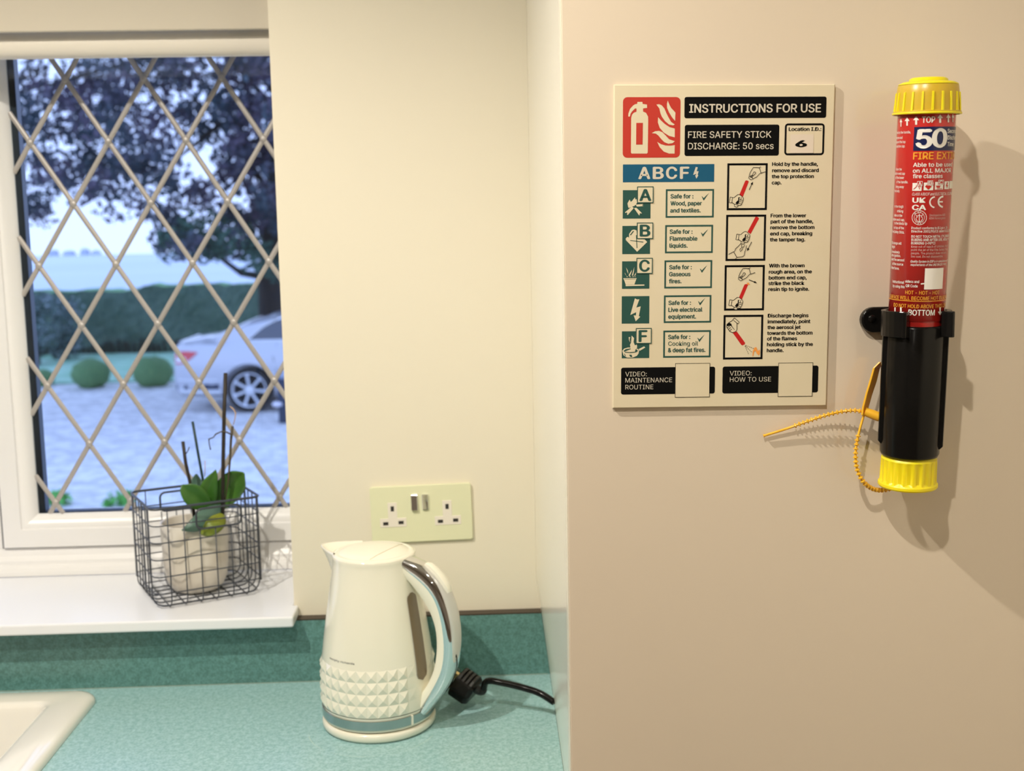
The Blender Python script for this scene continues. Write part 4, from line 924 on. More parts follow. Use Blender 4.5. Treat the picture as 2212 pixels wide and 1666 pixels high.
lp('title_lettering', lambda g: txt(g, cy, 'FIRE EXTINGUISHER', (1973, 344.5), (2015.8, 342.1), 15, LH, .02, ref='FIRE'), M['yel'], label='orange yellow title lettering')
def main(g):
    txt(g, cy, 'Able to be used', (1973, 360.5), (2035, 356.9), 8.6, LH, .016, ref='Able to be'); txt(g, cy, 'on ALL MAJOR', (1972.3, 373.2), (2014.7, 370.8), 8.6, LH, .016, ref='on ALL'); txt(g, cy, 'fire classes', (1972.3, 385), (2035.4, 382), 8.6, LH, .016)
    txt(g, cy, 'UK', (1971.7, 437.7), (1998.4, 437.1), 10.5, LH, .03); txt(g, cy, 'CA', (1971, 453.4), (1999.4, 452.4), 10.5, LH, .03)
lp('claim_lettering', main, M['white'])
def arc(g, cx_, cy_, r, a0, a1, lw, n=14): pline(g, cy, [(cx_ + r * math.cos(R_(a0 + (a1 - a0) * k / n)), cy_ + r * math.sin(R_(a0 + (a1 - a0) * k / n))) for k in range(n + 1)], lw, LH)
def ce(g):
    arc(g, 2020, 437, 11.5, 100, 265, 2.8); arc(g, 2038, 436, 11.5, 100, 265, 2.8); pline(g, cy, [(2027, 436), (2036, 436)], 2.6, LH)
lp('conformity_mark', ce, M['white'])
def ico(g):
    for sq in ((1971.7, 395.5, 1990.5, 412.4), (1995.8, 394.6, 2015.2, 411), (2019.8, 393.2, 2036.4, 409.4), (2040, 392, 2048.9, 408.4), (2050.8, 391, 2058.5, 407)): prect(g, cy, *sq, LH, 0, 4)
ic = lp('class_icons', ico, M['white'])
def icd(g):
    for ch, x, y in (('A', 1982, 391.5), ('B', 2005.5, 390.5), ('C', 2027.5, 389)):
        pass
    pline(g, cy, [(1974, 409), (1983, 400), (1987, 409)], 1.6, .0006); pline(g, cy, [(1979, 400), (1989, 404)], 1.4, .0006)
    ppoly(g, cy, [(2004, 397), (2012, 403), (2005, 410), (1998, 403)], .0006); ppoly(g, cy, [(2021, 401), (2031, 401), (2029, 406), (2023, 406)], .0006); pline(g, cy, [(2023, 408), (2034, 407.6)], 1.2, .0006)
    ppoly(g, cy, [(2045, 393), (2046.5, 394), (2045, 400), (2047, 400), (2043.8, 407), (2044, 402), (2042, 402)], .0006)
    for x0, y0 in ((1981.8, 391.6), (2003.5, 390.2), (2026, 388.8)): prect(g, cy, x0, y0, x0 + 10.7, y0 + 10.4, .0006)
lp('icon_drawing', icd, M['red'], ic)
def icl(g):
    for ch, x0, y0 in (('A', 1981.8, 391.6), ('B', 2003.5, 390.2), ('C', 2026, 388.8)): pframe(g, cy, x0, y0, x0 + 10.7, y0 + 10.4, .8, .0008); txt(g, cy, ch, (x0 + 2, y0 + 9), (x0 + 8.6, y0 + 8.9), 7.4, .0008, .02)
lp('icon_letters', icl, M['white'], ic)
def fine(g):
    T = lambda s, p0, p1, ref=None, cap=5.2, bold=.008, sh=0.0: txt(g, cy, s, p0, p1, cap, LH, bold, ref=ref, res=1, shear=sh)
    T('CLASS A/B/C/F and ELECTRICAL EQUIPMENT', (1970.7, 422.3), (2008.3, 420.3), 'CLASS A/B/C/F', 6, 0, .3)
    T('Product conforms to D.Lgs n. 26', (1969, 495.1), (2017.1, 493.5), 'Product conforms'); T('Directive 2001/95/CE dated 03/12/2001', (1969, 502.2), (2026.1, 500.8), 'Directive 2001/95/CE')
    T('DO NOT TOUCH METAL CYLINDER', (1969, 513.5), (2013, 512.9), 'DO NOT TOUCH', 5.3, .012); T('DURING AND AFTER USE. RISK OF', (1969, 520.6), (2024.7, 519.2), 'DURING AND AFTER', 5.3, .012); T('BURNING (>90°C)', (1968.6, 527.8), (2019.6, 526.7), None, 5.3, .012)
    T('Quality System in ESP is in compliance with', (1967.1, 566.9), (2001.2, 565.5), 'Quality System', 4.8, .008, .3); T('requirements of the UNI EN ISO 9001', (1966.9, 574.1), (1998.2, 573.7), 'requirements', 4.8, .008, .3)
    T('videos and', (1955.5, 610.4), (1985.3, 610.4), None, 5.8, .012); T('instructional', (1929, 610.4), (1953.2, 610.4), None, 5.8, .012); T('QR Code', (1956.7, 620), (1982.2, 620), None, 5.8, .012); T('by using this', (1929.5, 620), (1954.5, 620), None, 5.8, .012)
    pline(g, cy, [(1989, 613.5), (1997.5, 612.6)], 2.6, LH)
lp('small_print', fine, M['white'])
def fine2(g):
    T = lambda s, p0, p1, ref=None: txt(g, cy, s, p0, p1, 4.9, LH, .004, ref=ref, res=1)
    T("Keep out of reach of children. Don't", (1968.6, 534.9), (2015.1, 533.9), 'Keep out of reach'); T('point the jet of the Fire Safety Stick', (1968.2, 542), (2015.9, 541), 'point the jet of the')
    T('people. The product does not emit', (1968.2, 549.2), (1998.2, 548.2), 'people. The'); T('live coal. Do not disassemble.', (1968.2, 556.3), (2036.3, 553.9))
    T('Omologazione MED', (2007.3, 467.5), (2041, 466)); T('RINA homologation', (2007.3, 474), (2041, 472.5))
lp('faint_print', fine2, M['pink'])
def left(g):
    for s, x, y in (('Hold by the handle,', 1967.7, 288), ('remove and', 1949.9, 299.9), ('discard the top', 1956.4, 309), ('protection cap.', 1955.8, 318.3), ('From the', 1948.3, 368.4), ('bottom end cap', 1955.2, 377.7), ('of the lower', 1953.3, 386.6), ('of the handle.', 1961.8, 396.1), ('bring away', 1952.9, 406.4), ('the body.', 1944.4, 415.3),
                    ('to the rough', 1951.9, 449), ('striking', 1951.3, 458.9), ('side on the', 1949.5, 468.4), ('bottom end cap,', 1954.3, 477.7), ('to the black tip', 1960, 485.9), ('on top of the', 1952.9, 495.5), ('Fire Safety Stick.', 1953.9, 504.7), ('Discharge will', 1947.8, 528.8), ('begin', 1933.9, 535.9), ('immediately', 1944, 547.8), ('after ignition.', 1946, 555.7), ('point the aerosol', 1953.9, 564.9), ('at the source', 1951.2, 574.1), ('of the flame.', 1943, 582.9)):
        txt(g, cy, s, (x, y), None, 5.6, LH, .008, right=True, xs=.74, res=1)
lp('side_instructions', left, M['white'])
def ring(g):
    arc(g, 1985.9, 470.3, 15.4, 0, 360, 1.1, 30); arc(g, 1985.9, 470.3, 11, 0, 360, .7, 26)
    for s, x, y in (('R', 1977, 461.5), ('I', 1983.5, 458.8), ('N', 1988.5, 459), ('A', 1993.5, 462.5)): txt(g, cy, s, (x - 1.5, y + 1.6), (x + 1.5, y + 1.6), 3.4, LH)
    for s, x, y in (('1', 1978.5, 481), ('8', 1983.5, 484), ('6', 1988.5, 484), ('1', 1993.5, 481)): txt(g, cy, s, (x - 1.2, y), (x + 1.2, y), 3.2, LH)
    pline(g, cy, [(1985.9, 462), (1985.9, 479)], 1.4, LH); pline(g, cy, [(1978.5, 472), (1981, 477.5), (1985.9, 479.5), (1990.8, 477.5), (1993, 472)], 1.3, LH); pline(g, cy, [(1981.5, 466), (1990.5, 465.6)], 1.1, LH)
    pline(g, cy, [(1979, 465), (1982, 469), (1979, 471)], 1.2, LH); pline(g, cy, [(1992.6, 464.6), (1990, 468.6), (1993, 470.6)], 1.2, LH)
lp('round_emblem', ring, M['white'])
lp('blank_code_square', lambda g: prect(g, cy, 1998.2, 579.8, 2034.9, 623.7, LH, 0, 8), M['white'])
def hot(g):
    txt(g, cy, 'HOT - HOT - HOT', (1955.9, 635.3), (2028.4, 633.5), 7.8, LH, .012)
    txt(g, cy, 'WILL BECOME HOT DURING USE', (1944.5, 646.3), (2006.9, 646.5), 7.6, LH, .012, ref='WILL BECOME'); u, v = cy.uv(1942, 646.6); txt(g, cy, 'SURFACE', (1942, 646.3), None, 7.6, LH, .012, right=True, xs=.72)
    txt(g, cy, 'DO NOT HOLD ABOVE THIS LINE', (1931.2, 662), (2016.5, 661.4), 7.8, LH, .012, ref='DO NOT HOLD ABOVE')
    v0 = cy.uv(1985, 650.2)[1]; urect(g, cy, -.035, v0, .035, v0 + .0006, LH, 0, 24)
lp('hot_warning', hot, M['yel'], label='orange yellow warning lettering')
def bot(g):
    txt(g, cy, 'BOTTOM', (1962.4, 680.8), (2018.2, 680.4), 12, LH, .02)
    for cx_, w in ((1934, 8), (1946.5, 11), (2030, 9), (2040, 4)): uparrow(g, cx_, 664, w, 17, -1)
lp('bottom_marking', bot, M['white'])
# ------------------------------------------------------------------ wall clip holding the stick
t = thing('mounting_clip', 'black plastic clip bracket gripping the stick on the cabinet door', 'bracket', tuple(at(1984, 700, DY)))
zc = cy.A + ax * AZ(697); c0 = Vector((zc.x, zc.y, zc.z)); hz = .0115
g = G(); inner, outer = [], []
for k in range(29):
    a = R_(38 + (322 - 38) * k / 28); d = Vector((math.sin(a), -math.cos(a), 0)); inner.append(c0 + d * (RR + .0022)); outer.append(c0 + d * (RR + .0062))
rings = []
for i_, o_ in zip(inner, outer): rings.append([i_ + Vector((0, 0, -hz)), o_ + Vector((0, 0, -hz)), o_ + Vector((0, 0, hz)), i_ + Vector((0, 0, hz))])
g.loft(rings, True, (True, True)); g.out('clip_ring', M['black'], t, bevel=.0006)
for s in (1, -1):
    a = R_(38 * s); d = Vector((math.sin(a), -math.cos(a), 0)); b = c0 + d * (RR + .0015); rings = []
    out_ = Vector((s * .55, -.83, 0)).normalized(); tn = Vector((out_.y, -out_.x, 0)) * .0022
    for q, w in ((0, 1), (.006, 1), (.0115, .8)):
        p_ = b + out_ * q; rings.append([p_ + tn * w + Vector((0, 0, -hz)), p_ - tn * w + Vector((0, 0, -hz)), p_ - tn * w + Vector((0, 0, hz)), p_ + tn * w + Vector((0, 0, hz))])
    G().loft(rings, True, (True, True)).out('clip_lip', M['black'], t, bevel=.0008)
L0 = at(1857, 690, DY - .006); pts = []; cl = at(1882, 690, DY); zr = .0118
prof = [(cl.x + zr * math.cos(R_(a)), cl.z + zr * math.sin(R_(a))) for a in range(90, 271, 15)] + [(c0.x + .012, cl.z - zr), (c0.x + .012, cl.z + zr)]
G().slab([(x, DY - .0002, z) for x, z in prof], [(x, DY - .0085, z) for x, z in prof]).out('back_plate', M['black'], t, bevel=.0018, bseg=3)
hl = at(1884, 689, DY - .0086); G().lathe([(0, .0012), (.003, .001), (.0038, 0), (.0038, -.001)], hl, (0, -1, 0), seg=20).out('screw_cap', M['black'], t, smooth=True)
# ------------------------------------------------------------------ yellow tamper seal
t = thing('tamper_seal', 'orange yellow plastic tamper seal with beaded tail hanging at the stick', 'seal tag', tuple(at(1872, 895, DY - .02)))
SY_ = DY - .022
def P3(L, ys): return [at(x, y, q) for (x, y), q in zip(L, ys)]
fl = [(1903, 782), (1893, 795), (1886, 822), (1877, 850), (1869, 880), (1865, 897)]
g = G(); rows = []
for (x, y), w in zip(fl, (5, 11, 12, 11, 10, 6)):
    a = at(x - w * .5, y, SY_ - .004); b = at(x + w * .5, y + 2, SY_ + .004); th = Vector((.0008, -.0004, 0)); rows.append([a - th, a + th, b + th, b - th])
g.loft(rows, True, (True, True)); g.out('flag_plate', M['tagm'], t, bevel=.0003)
a = at(1868, 889, SY_); b = at(1902, 902, SY_ - .004); G().tube([a, a.lerp(b, .5), b], [.0040, .0044, .0043], 16).out('lock_barrel', M['tagm'], t, smooth=False, auto=40)
G().tube([b, at(1908, 904, SY_ - .006), at(1915, 907, SY_ - .006)], [.0016, .0010, .0005], 8).out('strap_end', M['tagm'], t, smooth=True)
def beaded(pts, ys, r, beads, name):
    P = smooth_path([tuple(p) for p in P3(pts, ys)], 8); P = [Vector(p) for p in P]; g = G(); g.tube(P, r, 8)
    L = [0]
    for i in range(1, len(P)): L.append(L[-1] + (P[i] - P[i - 1]).length)
    s = beads[0]
    while s < L[-1] * beads[1]:
        for i in range(1, len(P)):
            if L[i] >= s:
                q = P[i - 1].lerp(P[i], (s - L[i - 1]) / (L[i] - L[i - 1])); d = (P[i] - P[i - 1]).normalized(); break
        g.lathe([(.0005, -.0011), (.0024, -.0005), (.0024, .0005), (.0005, .0011)], q, d, seg=8); s += .0040
    g.out(name, M['tagm'], t, smooth=False, auto=45)
beaded([(1866, 891), (1850, 887), (1820, 889), (1785, 897), (1745, 910), (1700, 926), (1649, 942)], [SY_, SY_ + .002, SY_ + .006, SY_ + .01, SY_ + .013, SY_ + .016, SY_ + .018], [.0012] * 48 + [.0016], (.004, .70), 'beaded_tail')
beaded([(1866, 897), (1858, 925), (1851, 955), (1848, 985), (1852, 1015), (1865, 1041), (1885, 1056), (1908, 1059), (1938, 1052)], [SY_, SY_ - .001, SY_ - .002, SY_ - .003, SY_ - .003, SY_ - .003, SY_ + .002, SY_ + .008, SY_ + .012], .0012, (.020, 1.0), 'beaded_loop')
# ================================================================== outside the window
GZ = -1.80
M['gravel'] = mat('pale wet gravel', (.58, .58, .58), .75, noise=(7, (.86, .85, .84), .40, .60, 12), bump=(18, .8, .05))
M['lawn'] = mat('frosted lawn', (.24, .48, .30), .9, noise=(2.5, (.46, .68, .54), .35, .7, 5), bump=(40, .6, .03))
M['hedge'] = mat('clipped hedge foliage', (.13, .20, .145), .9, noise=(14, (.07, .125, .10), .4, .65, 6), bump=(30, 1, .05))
M['hedgetop'] = mat('hedge lit top foliage', (.22, .45, .18), .9, noise=(14, (.05, .14, .06), .4, .65, 6))  # hedge foliage with the light on its top put into the colour
M['hedgebase'] = mat('hedge brown stems', (.05, .04, .035), .9, noise=(20, (.02, .03, .02), .4, .6, 5))
M['box'] = mat('box ball foliage', (.11, .24, .10), .9, noise=(30, (.17, .32, .12), .4, .65, 5), bump=(40, 1, .03))
M['copper'] = mat('copper beech leaves', (.10, .08, .12), .7, noise=(1.2, (.05, .08, .10), .4, .6, 3))
M['greenleaf'] = mat('dark green tree leaves', (.04, .10, .07), .7)
M['bark'] = mat('dark bark', (.03, .028, .026), .9)
M['field'] = mat('pale misty field', (.66, .70, .76), 1.0, spec=0, noise=(.02, (.74, .78, .82), .4, .6, 3))  # distance haze put into the pale base colour
M['farwood'] = mat('pale misty woodland', (.52, .56, .64), 1.0, spec=0)  # far trees paled so the colour itself carries the mist
M['shrub'] = mat('grey green shrub leaves', (.10, .16, .15), .6, noise=(3, (.30, .36, .38), .5, .62, 4))
M['carpaint'] = mat('silver car paint', (.55, .56, .60), .28, metal=.3, coat=.8)
M['carglass'] = mat('dark car glass', (.06, .07, .09), .05, coat=1)
M['cartrim'] = mat('bright car trim', (.75, .77, .80), .2, metal=.8)
M['lampred'] = mat('red tail lamp', (.65, .04, .05), .15, coat=.8)
M['lampwhite'] = mat('clear tail lamp', (.75, .72, .78), .15, coat=.8)
M['tyre'] = mat('tyre rubber', (.015, .016, .018), .7); M['well'] = mat('dark wheel arch lining', (.02, .022, .026), .9)
M['alloy'] = mat('silver alloy', (.72, .74, .78), .3, metal=.35)
M['navyp'] = mat('dark blue painted post', (.02, .035, .07), .5)
g = G(); g.poly([(-30, .31, GZ), (20, .31, GZ), (20, 18.9, GZ), (-30, 18.9, GZ)]); o = g.out('gravel_drive', M['gravel'], fix=False); struct(o)
g = G(); g.box(-30, 20, 18.9, 27.5, GZ - .1, GZ + .03); struct(g.out('lawn', M['lawn']))
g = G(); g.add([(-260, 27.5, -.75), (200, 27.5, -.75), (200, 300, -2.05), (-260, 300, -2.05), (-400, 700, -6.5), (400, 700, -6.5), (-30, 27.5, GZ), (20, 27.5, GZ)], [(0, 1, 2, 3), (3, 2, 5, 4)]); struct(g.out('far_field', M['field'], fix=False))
def blobmesh(c, rx, ry, rz, amp, seg=40, rings=26, seed=1, flat=False):
    rnd = random.Random(seed); ph = [(rnd.uniform(2, 9), rnd.uniform(2, 9), rnd.uniform(0, 6), rnd.uniform(.3, 1)) for _ in range(8)]
    g = G(); g.ball((0, 0, 0), 1, 1, 1, seg, rings); vs = []
    for x, y, z in g.v:
        k = 1 + amp * sum(a * math.sin(f1 * x + f2 * z + p + f1 * y) for f1, f2, p, a in ph) / 3 + amp * rnd.uniform(-.3, .3)
        vs.append((c[0] + x * rx * k, c[1] + y * ry * k, c[2] + max(z, -1 if not flat else -.75) * rz * k))
    g.v = vs; return g
# distant misty wood and skyline trees
for i, (px_, w, h) in enumerate(((116, 9, 9), (150, 12, 7), (184, 8, 12), (208, 8, 8))):
    P = at(px_, 548, 300); k = 302 / FPX
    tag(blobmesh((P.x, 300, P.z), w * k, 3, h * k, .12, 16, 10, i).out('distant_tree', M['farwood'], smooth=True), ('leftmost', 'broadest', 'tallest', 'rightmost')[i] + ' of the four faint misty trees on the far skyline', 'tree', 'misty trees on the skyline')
g = G()
for i in range(26):
    P = at(40 + i * 24, 618, 120); g2 = blobmesh((P.x, 120 + (i % 3) * 3, P.z - .2), 1.0 + .3 * (i % 2), .8, .75 + .2 * ((i * 7) % 3), .12, 12, 8, 50 + i); g.add(g2.v, g2.f)
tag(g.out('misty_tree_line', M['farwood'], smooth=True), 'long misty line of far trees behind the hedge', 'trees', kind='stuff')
# clipped hedge across the back of the lawn
t = thing('hedge', 'tall clipped dark green hedge across the back of the lawn', 'hedge', (-6, 24.9, GZ))
xs0 = -14.0; N = 150; rnd = random.Random(3)
step_x = at(312, 700, 24.3).x
def hz(x): return (-.385 if x < step_x else -.30) + .015 * math.sin(x * 5) + .012 * math.sin(x * 13)
g = G(); rows = []
for k in range(13):
    row = []
    for i in range(N + 1):
        x = xs0 + 18.0 * i / N; zt_ = hz(x); f = min(1, k / 9); z = GZ + (zt_ - GZ) * f; y = 24.3 + .05 * math.sin(x * 3 + z * 4) + rnd.uniform(-.03, .03) + (.0 if k <= 9 else (k - 9) * .33)
        row.append((x, y, z + (rnd.uniform(-.02, .02) if k > 8 else 0)))
    rows.append(row)
for k in range(1, 9): pass
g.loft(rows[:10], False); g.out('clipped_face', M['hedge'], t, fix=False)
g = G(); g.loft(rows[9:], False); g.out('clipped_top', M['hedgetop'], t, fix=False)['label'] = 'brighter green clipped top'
g = G()
for i in range(160):
    x = xs0 + 18.0 * (i + .5) / 160; g.tube([(x, 24.26 + rnd.uniform(-.03, .02), GZ), (x + rnd.uniform(-.08, .08), 24.22, GZ + .26 + rnd.uniform(-.1, .1))], .03, 5)
g.out('stems', M['hedgebase'], t)['kind'] = 'stuff'
# box balls
for i, (px_, py_, hw, lab) in enumerate(((185, 838, 41, 'clipped box ball on the lawn edge, middle of the three'), (322, 835, 43, 'brighter clipped box ball on the lawn edge nearest the silver car'), (80, 836, 24, 'clipped box ball at the left edge of the glass'))):
    P = atz(px_, py_, GZ + .03); r = hw / FPX * (P.y + 1.65)
    o = blobmesh((P.x, P.y + .3, GZ + .03 + r * .62), r, r, r * .82, .05, 40, 24, i + 3).out('box_ball', M['box'], smooth=True); tag(o, lab, 'shrub', 'clipped box balls')
    col = random.Random(i)
# leafy things made of real leaves
def leaves(g, c, r, n, size, rnd, squash=1.0):
    for _ in range(n):
        while True:
            d = Vector((rnd.uniform(-1, 1), rnd.uniform(-1, 1), rnd.uniform(-1, 1)))
            if d.length <= 1: break
        p = Vector(c) + Vector((d.x * r, d.y * r, d.z * r * squash)); a = Vector((rnd.gauss(0, 1), rnd.gauss(0, 1), rnd.gauss(0, 1))).normalized(); b = a.cross(Vector((rnd.gauss(0, 1), rnd.gauss(0, 1), rnd.gauss(0, 1)))).normalized(); s = size * rnd.uniform(.6, 1.3)
        o = len(g.v); g.v += [tuple(p - a * s), tuple(p + b * s * .55), tuple(p + a * s), tuple(p - b * s * .55)]; g.f.append((o, o + 1, o + 2, o + 3)); g.mi.append(0)
rnd = random.Random(11)
tree = thing('copper_beech', 'large dark copper leaved tree spreading over the drive with bright gaps of sky', 'tree', tuple(at(583, 700, 17.3))[:2] + (GZ,))
low = [(0, 452), (40, 468), (75, 500), (110, 490), (150, 440), (190, 478), (240, 505), (300, 512), (340, 545), (400, 560), (440, 585), (480, 560), (540, 580), (600, 600), (800, 600)]
def lowy(x):
    for (a, b), (c_, d) in zip(low, low[1:]):
        if a <= x <= c_: return b + (d - b) * (x - a) / (c_ - a)
    return 450 if x < 0 else 600
g = G(); g2 = G(); centres = []
for i in range(560):
    px_ = rnd.uniform(-60, 820); py_ = rnd.uniform(-330, lowy(px_) - 26); Y = rnd.uniform(14.6, 19.4)
    c = at(px_, py_, Y); centres.append(c); dens = 62 if (px_ < 260 and py_ < 260) else 90
    if 230 < px_ < 560 and 60 < py_ < 200: dens = 60
    leaves(g, c, rnd.uniform(.20, .42), int(dens * rnd.uniform(.6, 1.3)), .062, rnd, .8)
for i in range(26):
    px_ = rnd.uniform(330, 620); py_ = rnd.uniform(470, lowy(px_) - 5); c = at(px_, py_, rnd.uniform(15.0, 17.0)); leaves(g2, c, .26, 55, .06, rnd, .7)
o = g.out('copper_leaves', M['copper'], tree, fix=False); o['kind'] = 'stuff'
o = g2.out('green_leaves', M['greenleaf'], tree, fix=False); o['kind'] = 'stuff'
T0 = at(590, 760, 17.3); T0.z = GZ; T1 = at(583, 600, 17.3); T2 = at(592, 470, 17.2); T3 = at(610, 250, 17.0); T4 = at(640, -100, 17.0)
G().tube([T0, T0.lerp(T1, .5), T1, T2, T3, T4], [.30, .22, .19, .17, .13, .07], 12).out('trunk', M['bark'], tree, smooth=True)
for i in range(16):
    c = centres[(i * 17) % len(centres)]; s = T2.lerp(T4, rnd.uniform(0, .8)); m_ = s.lerp(c, .5) + Vector((0, 0, .25)); G().tube([s, m_, c], [.06, .04, .012], 6).out('branch', M['bark'], tree, smooth=True)
G().tube([T1, at(520, 590, 16.8), at(480, 560, 16.4), at(440, 520, 16.2)], [.07, .05, .04, .02], 6).out('branch', M['bark'], tree, smooth=True)
# shrubs on the left
for i, (px_, base, top, r, Y, lab) in enumerate(((84, 775, 640, .34, 22.2, 'pale grey green shrub in front of the hedge beside the window frame'), (146, 775, 655, .26, 23.2, 'shrub of dull green leaves against the hedge, right of the paler one'))):
    sh = thing('garden_shrub', lab, 'shrub', (at(px_, base, Y).x, Y, GZ)); g = G(); z0 = at(px_, base, Y).z; z1 = at(px_, top, Y).z
    for k in range(16):
        leaves(g, (at(px_, base, Y).x + rnd.uniform(-r, r) * .8, Y + rnd.uniform(-.3, .3), z0 + (z1 - z0) * rnd.uniform(.05, .95)), .25, 75, .055, rnd)
    g.out('foliage', M['shrub'], sh, fix=False)['kind'] = 'stuff'
    G().tube([(at(px_, base, Y).x, Y, GZ), (at(px_, base, Y).x + .05, Y, z1 - .2)], .03, 6).out('stem', M['bark'], sh)
for i, (px_, lab) in enumerate(((120, 'small green weed tuft on the gravel, left'), (262, 'small bright green weed tuft on the gravel by the basket'))):
    P = atz(px_, 1092, GZ); g = G(); leaves(g, (P.x, P.y, GZ + .06), .16, 60, .05, rnd, .5); tag(g.out('weed_tuft', mat('bright weed', (.12, .42, .08), .8), fix=False), lab, 'plant')
# ------------------------------------------------------------------ silver saloon car, rear quarter in view
W0 = at(538, 843, 14.92); CX, CZ, CYc = W0.x, GZ, 14.92 + .86
t = thing('car', 'silver saloon car parked on the gravel, its rear end showing beside the wall', 'car', (CX, CYc, CZ))
topl = [(-1.14, .60), (-1.12, .74), (-1.07, .92), (-1.02, 1.015), (-.95, 1.035), (-.80, 1.055), (-.50, 1.10), (-.30, 1.19), (0, 1.31), (.35, 1.405), (.8, 1.455), (1.3, 1.46), (1.7, 1.41), (2.1, 1.27), (2.5, 1.05), (3.0, .99), (3.5, .88), (3.72, .76), (3.82, .55)]
botl = [(-1.14, .40), (-1.10, .28), (-1.0, .22), (-.4, .22), (.4, .20), (3.4, .20), (3.75, .26), (3.82, .36)]
widl = [(-1.14, .50), (-1.12, .60), (-1.07, .72), (-1.0, .79), (-.85, .845), (-.5, .875), (0, .885), (2.5, .88), (3.2, .86), (3.55, .78), (3.72, .65), (3.82, .45)]
cabl = [(-1.14, .90), (-.5, .90), (-.3, .885), (0, .84), (.5, .80), (1.5, .80), (2.1, .83), (2.5, .9), (3.82, .92)]
def ip(L, x):
    for (a, b), (c_, d) in zip(L, L[1:]):
        if x <= c_: return b + (d - b) * max(0, (x - a)) / (c_ - a)
    return L[-1][1]
def section(x):
    zt_, zb_, w, cb = ip(topl, x), ip(botl, x), ip(widl, x), ip(cabl, x); sh = min(.985, zt_ - .03) if zt_ < 1.08 else .985
    hh = zt_ - sh
    return [(0, zb_), (w * .80, zb_), (w * .97, zb_ + .08), (w, zb_ + (sh - zb_) * .35), (w, zb_ + (sh - zb_) * .62), (w * .985, zb_ + (sh - zb_) * .85), (w * .93, sh), (w * (.90 if hh > .12 else .86), sh + hh * .12), (w * (.5 * (.90 + cb) if hh > .12 else .8), sh + hh * .5), (w * (cb if hh > .12 else .7), sh + hh * .80), (w * (cb * .80 if hh > .12 else .5), sh + hh * .95), (0, zt_)]
def side_y(x, z):
    S = section(x); best = 0
    for (a, b), (c_, d) in zip(S[1:], S[2:]):
        if min(b, d) - 1e-6 <= z <= max(b, d) + 1e-6 and d != b: best = max(best, a + (c_ - a) * (z - b) / (d - b))
    return best or S[5][0]
stx = [-1.14, -1.125, -1.10, -1.07, -1.03, -.98, -.92, -.85] + [-.75 + .11 * k for k in range(38)] + [3.45, 3.55, 3.65, 3.72, 3.78, 3.82]
rings = []
for x in stx:
    S = section(x); rings.append([(CX + x, CYc - y, CZ + z) for y, z in S] + [(CX + x, CYc + y, CZ + z) for y, z in S[-2:0:-1]])
body = G().loft(rings, True, (True, True)).out('body_shell', M['carpaint'], t, smooth=True)
cut = G()
for wx in (0, 2.76):
    for s in (-1, 1): cut.lathe([(0, 0), (.375, 0), (.375, .30), (0, .30)], (CX + wx, CYc + s * .66 - (0 if s > 0 else 0), CZ + .335), (0, s, 0), seg=40)
cut = cut.out('cutter', M['well'])
bo = body.modifiers.new('b', 'BOOLEAN'); bo.operation = 'DIFFERENCE'; bo.object = cut; bo.solver = 'EXACT'
bpy.context.view_layer.update(); dg = bpy.context.evaluated_depsgraph_get(); me = bpy.data.meshes.new_from_object(body.evaluated_get(dg)); body.modifiers.clear(); body.data = me
bpy.data.objects.remove(cut)
body.data.polygons.foreach_set('use_smooth', [True] * len(body.data.polygons)); body.data.set_sharp_from_angle(angle=R_(35))
def skin(pts, m, name, off=.006, par=None, label=None, side=-1):
    """patch on the near side of the car from (x, z) outline, following the bodywork"""
    g = G(); xa = min(p[0] for p in pts); xb = max(p[0] for p in pts); NXs = 14; rows = []
    for k in range(NXs + 1):
        x = xa + (xb - xa) * (k + (.02 if k == 0 else -.02 if k == NXs else 0)) / NXs; zz_ = []
        for (x0, z0), (x1, z1) in zip(pts, pts[1:] + pts[:1]):
            if min(x0, x1) <= x <= max(x0, x1) and x0 != x1: zz_.append(z0 + (z1 - z0) * (x - x0) / (x1 - x0))
        lo, hi = min(zz_), max(zz_); rows.append([(CX + x, CYc + side * (side_y(x, lo + (hi - lo) * q / 4) + off), CZ + lo + (hi - lo) * q / 4) for q in range(5)])
    g.loft(rows, False); o = g.out(name, m, par or t, fix=False)
    so = o.modifiers.new('s', 'SOLIDIFY'); so.thickness = .006; so.offset = 0
    if par is not None: o.matrix_parent_inverse = Matrix.Identity(4)
    if label: o['label'] = label
    return o
def band(pts, hw, m, name, off=.012, side=-1, par=None):
    g = G(); rows = []
    for i, (x, z) in enumerate(pts):
        a = pts[max(i - 1, 0)]; b = pts[min(i + 1, len(pts) - 1)]; d = Vector((b[0] - a[0], b[1] - a[1])).normalized(); n = Vector((-d.y, d.x)) * hw; r = []
        for q in (-1, 1):
            X, Z = x + n.x * q, z + n.y * q
            r += [(CX + X, CYc + side * (side_y(x, z) + o_), CZ + Z) for o_ in ((0, off) if q < 0 else (off, 0))]
        rows.append(r)
    g.loft(rows, True, (True, True)); return g.out(name, m, t)
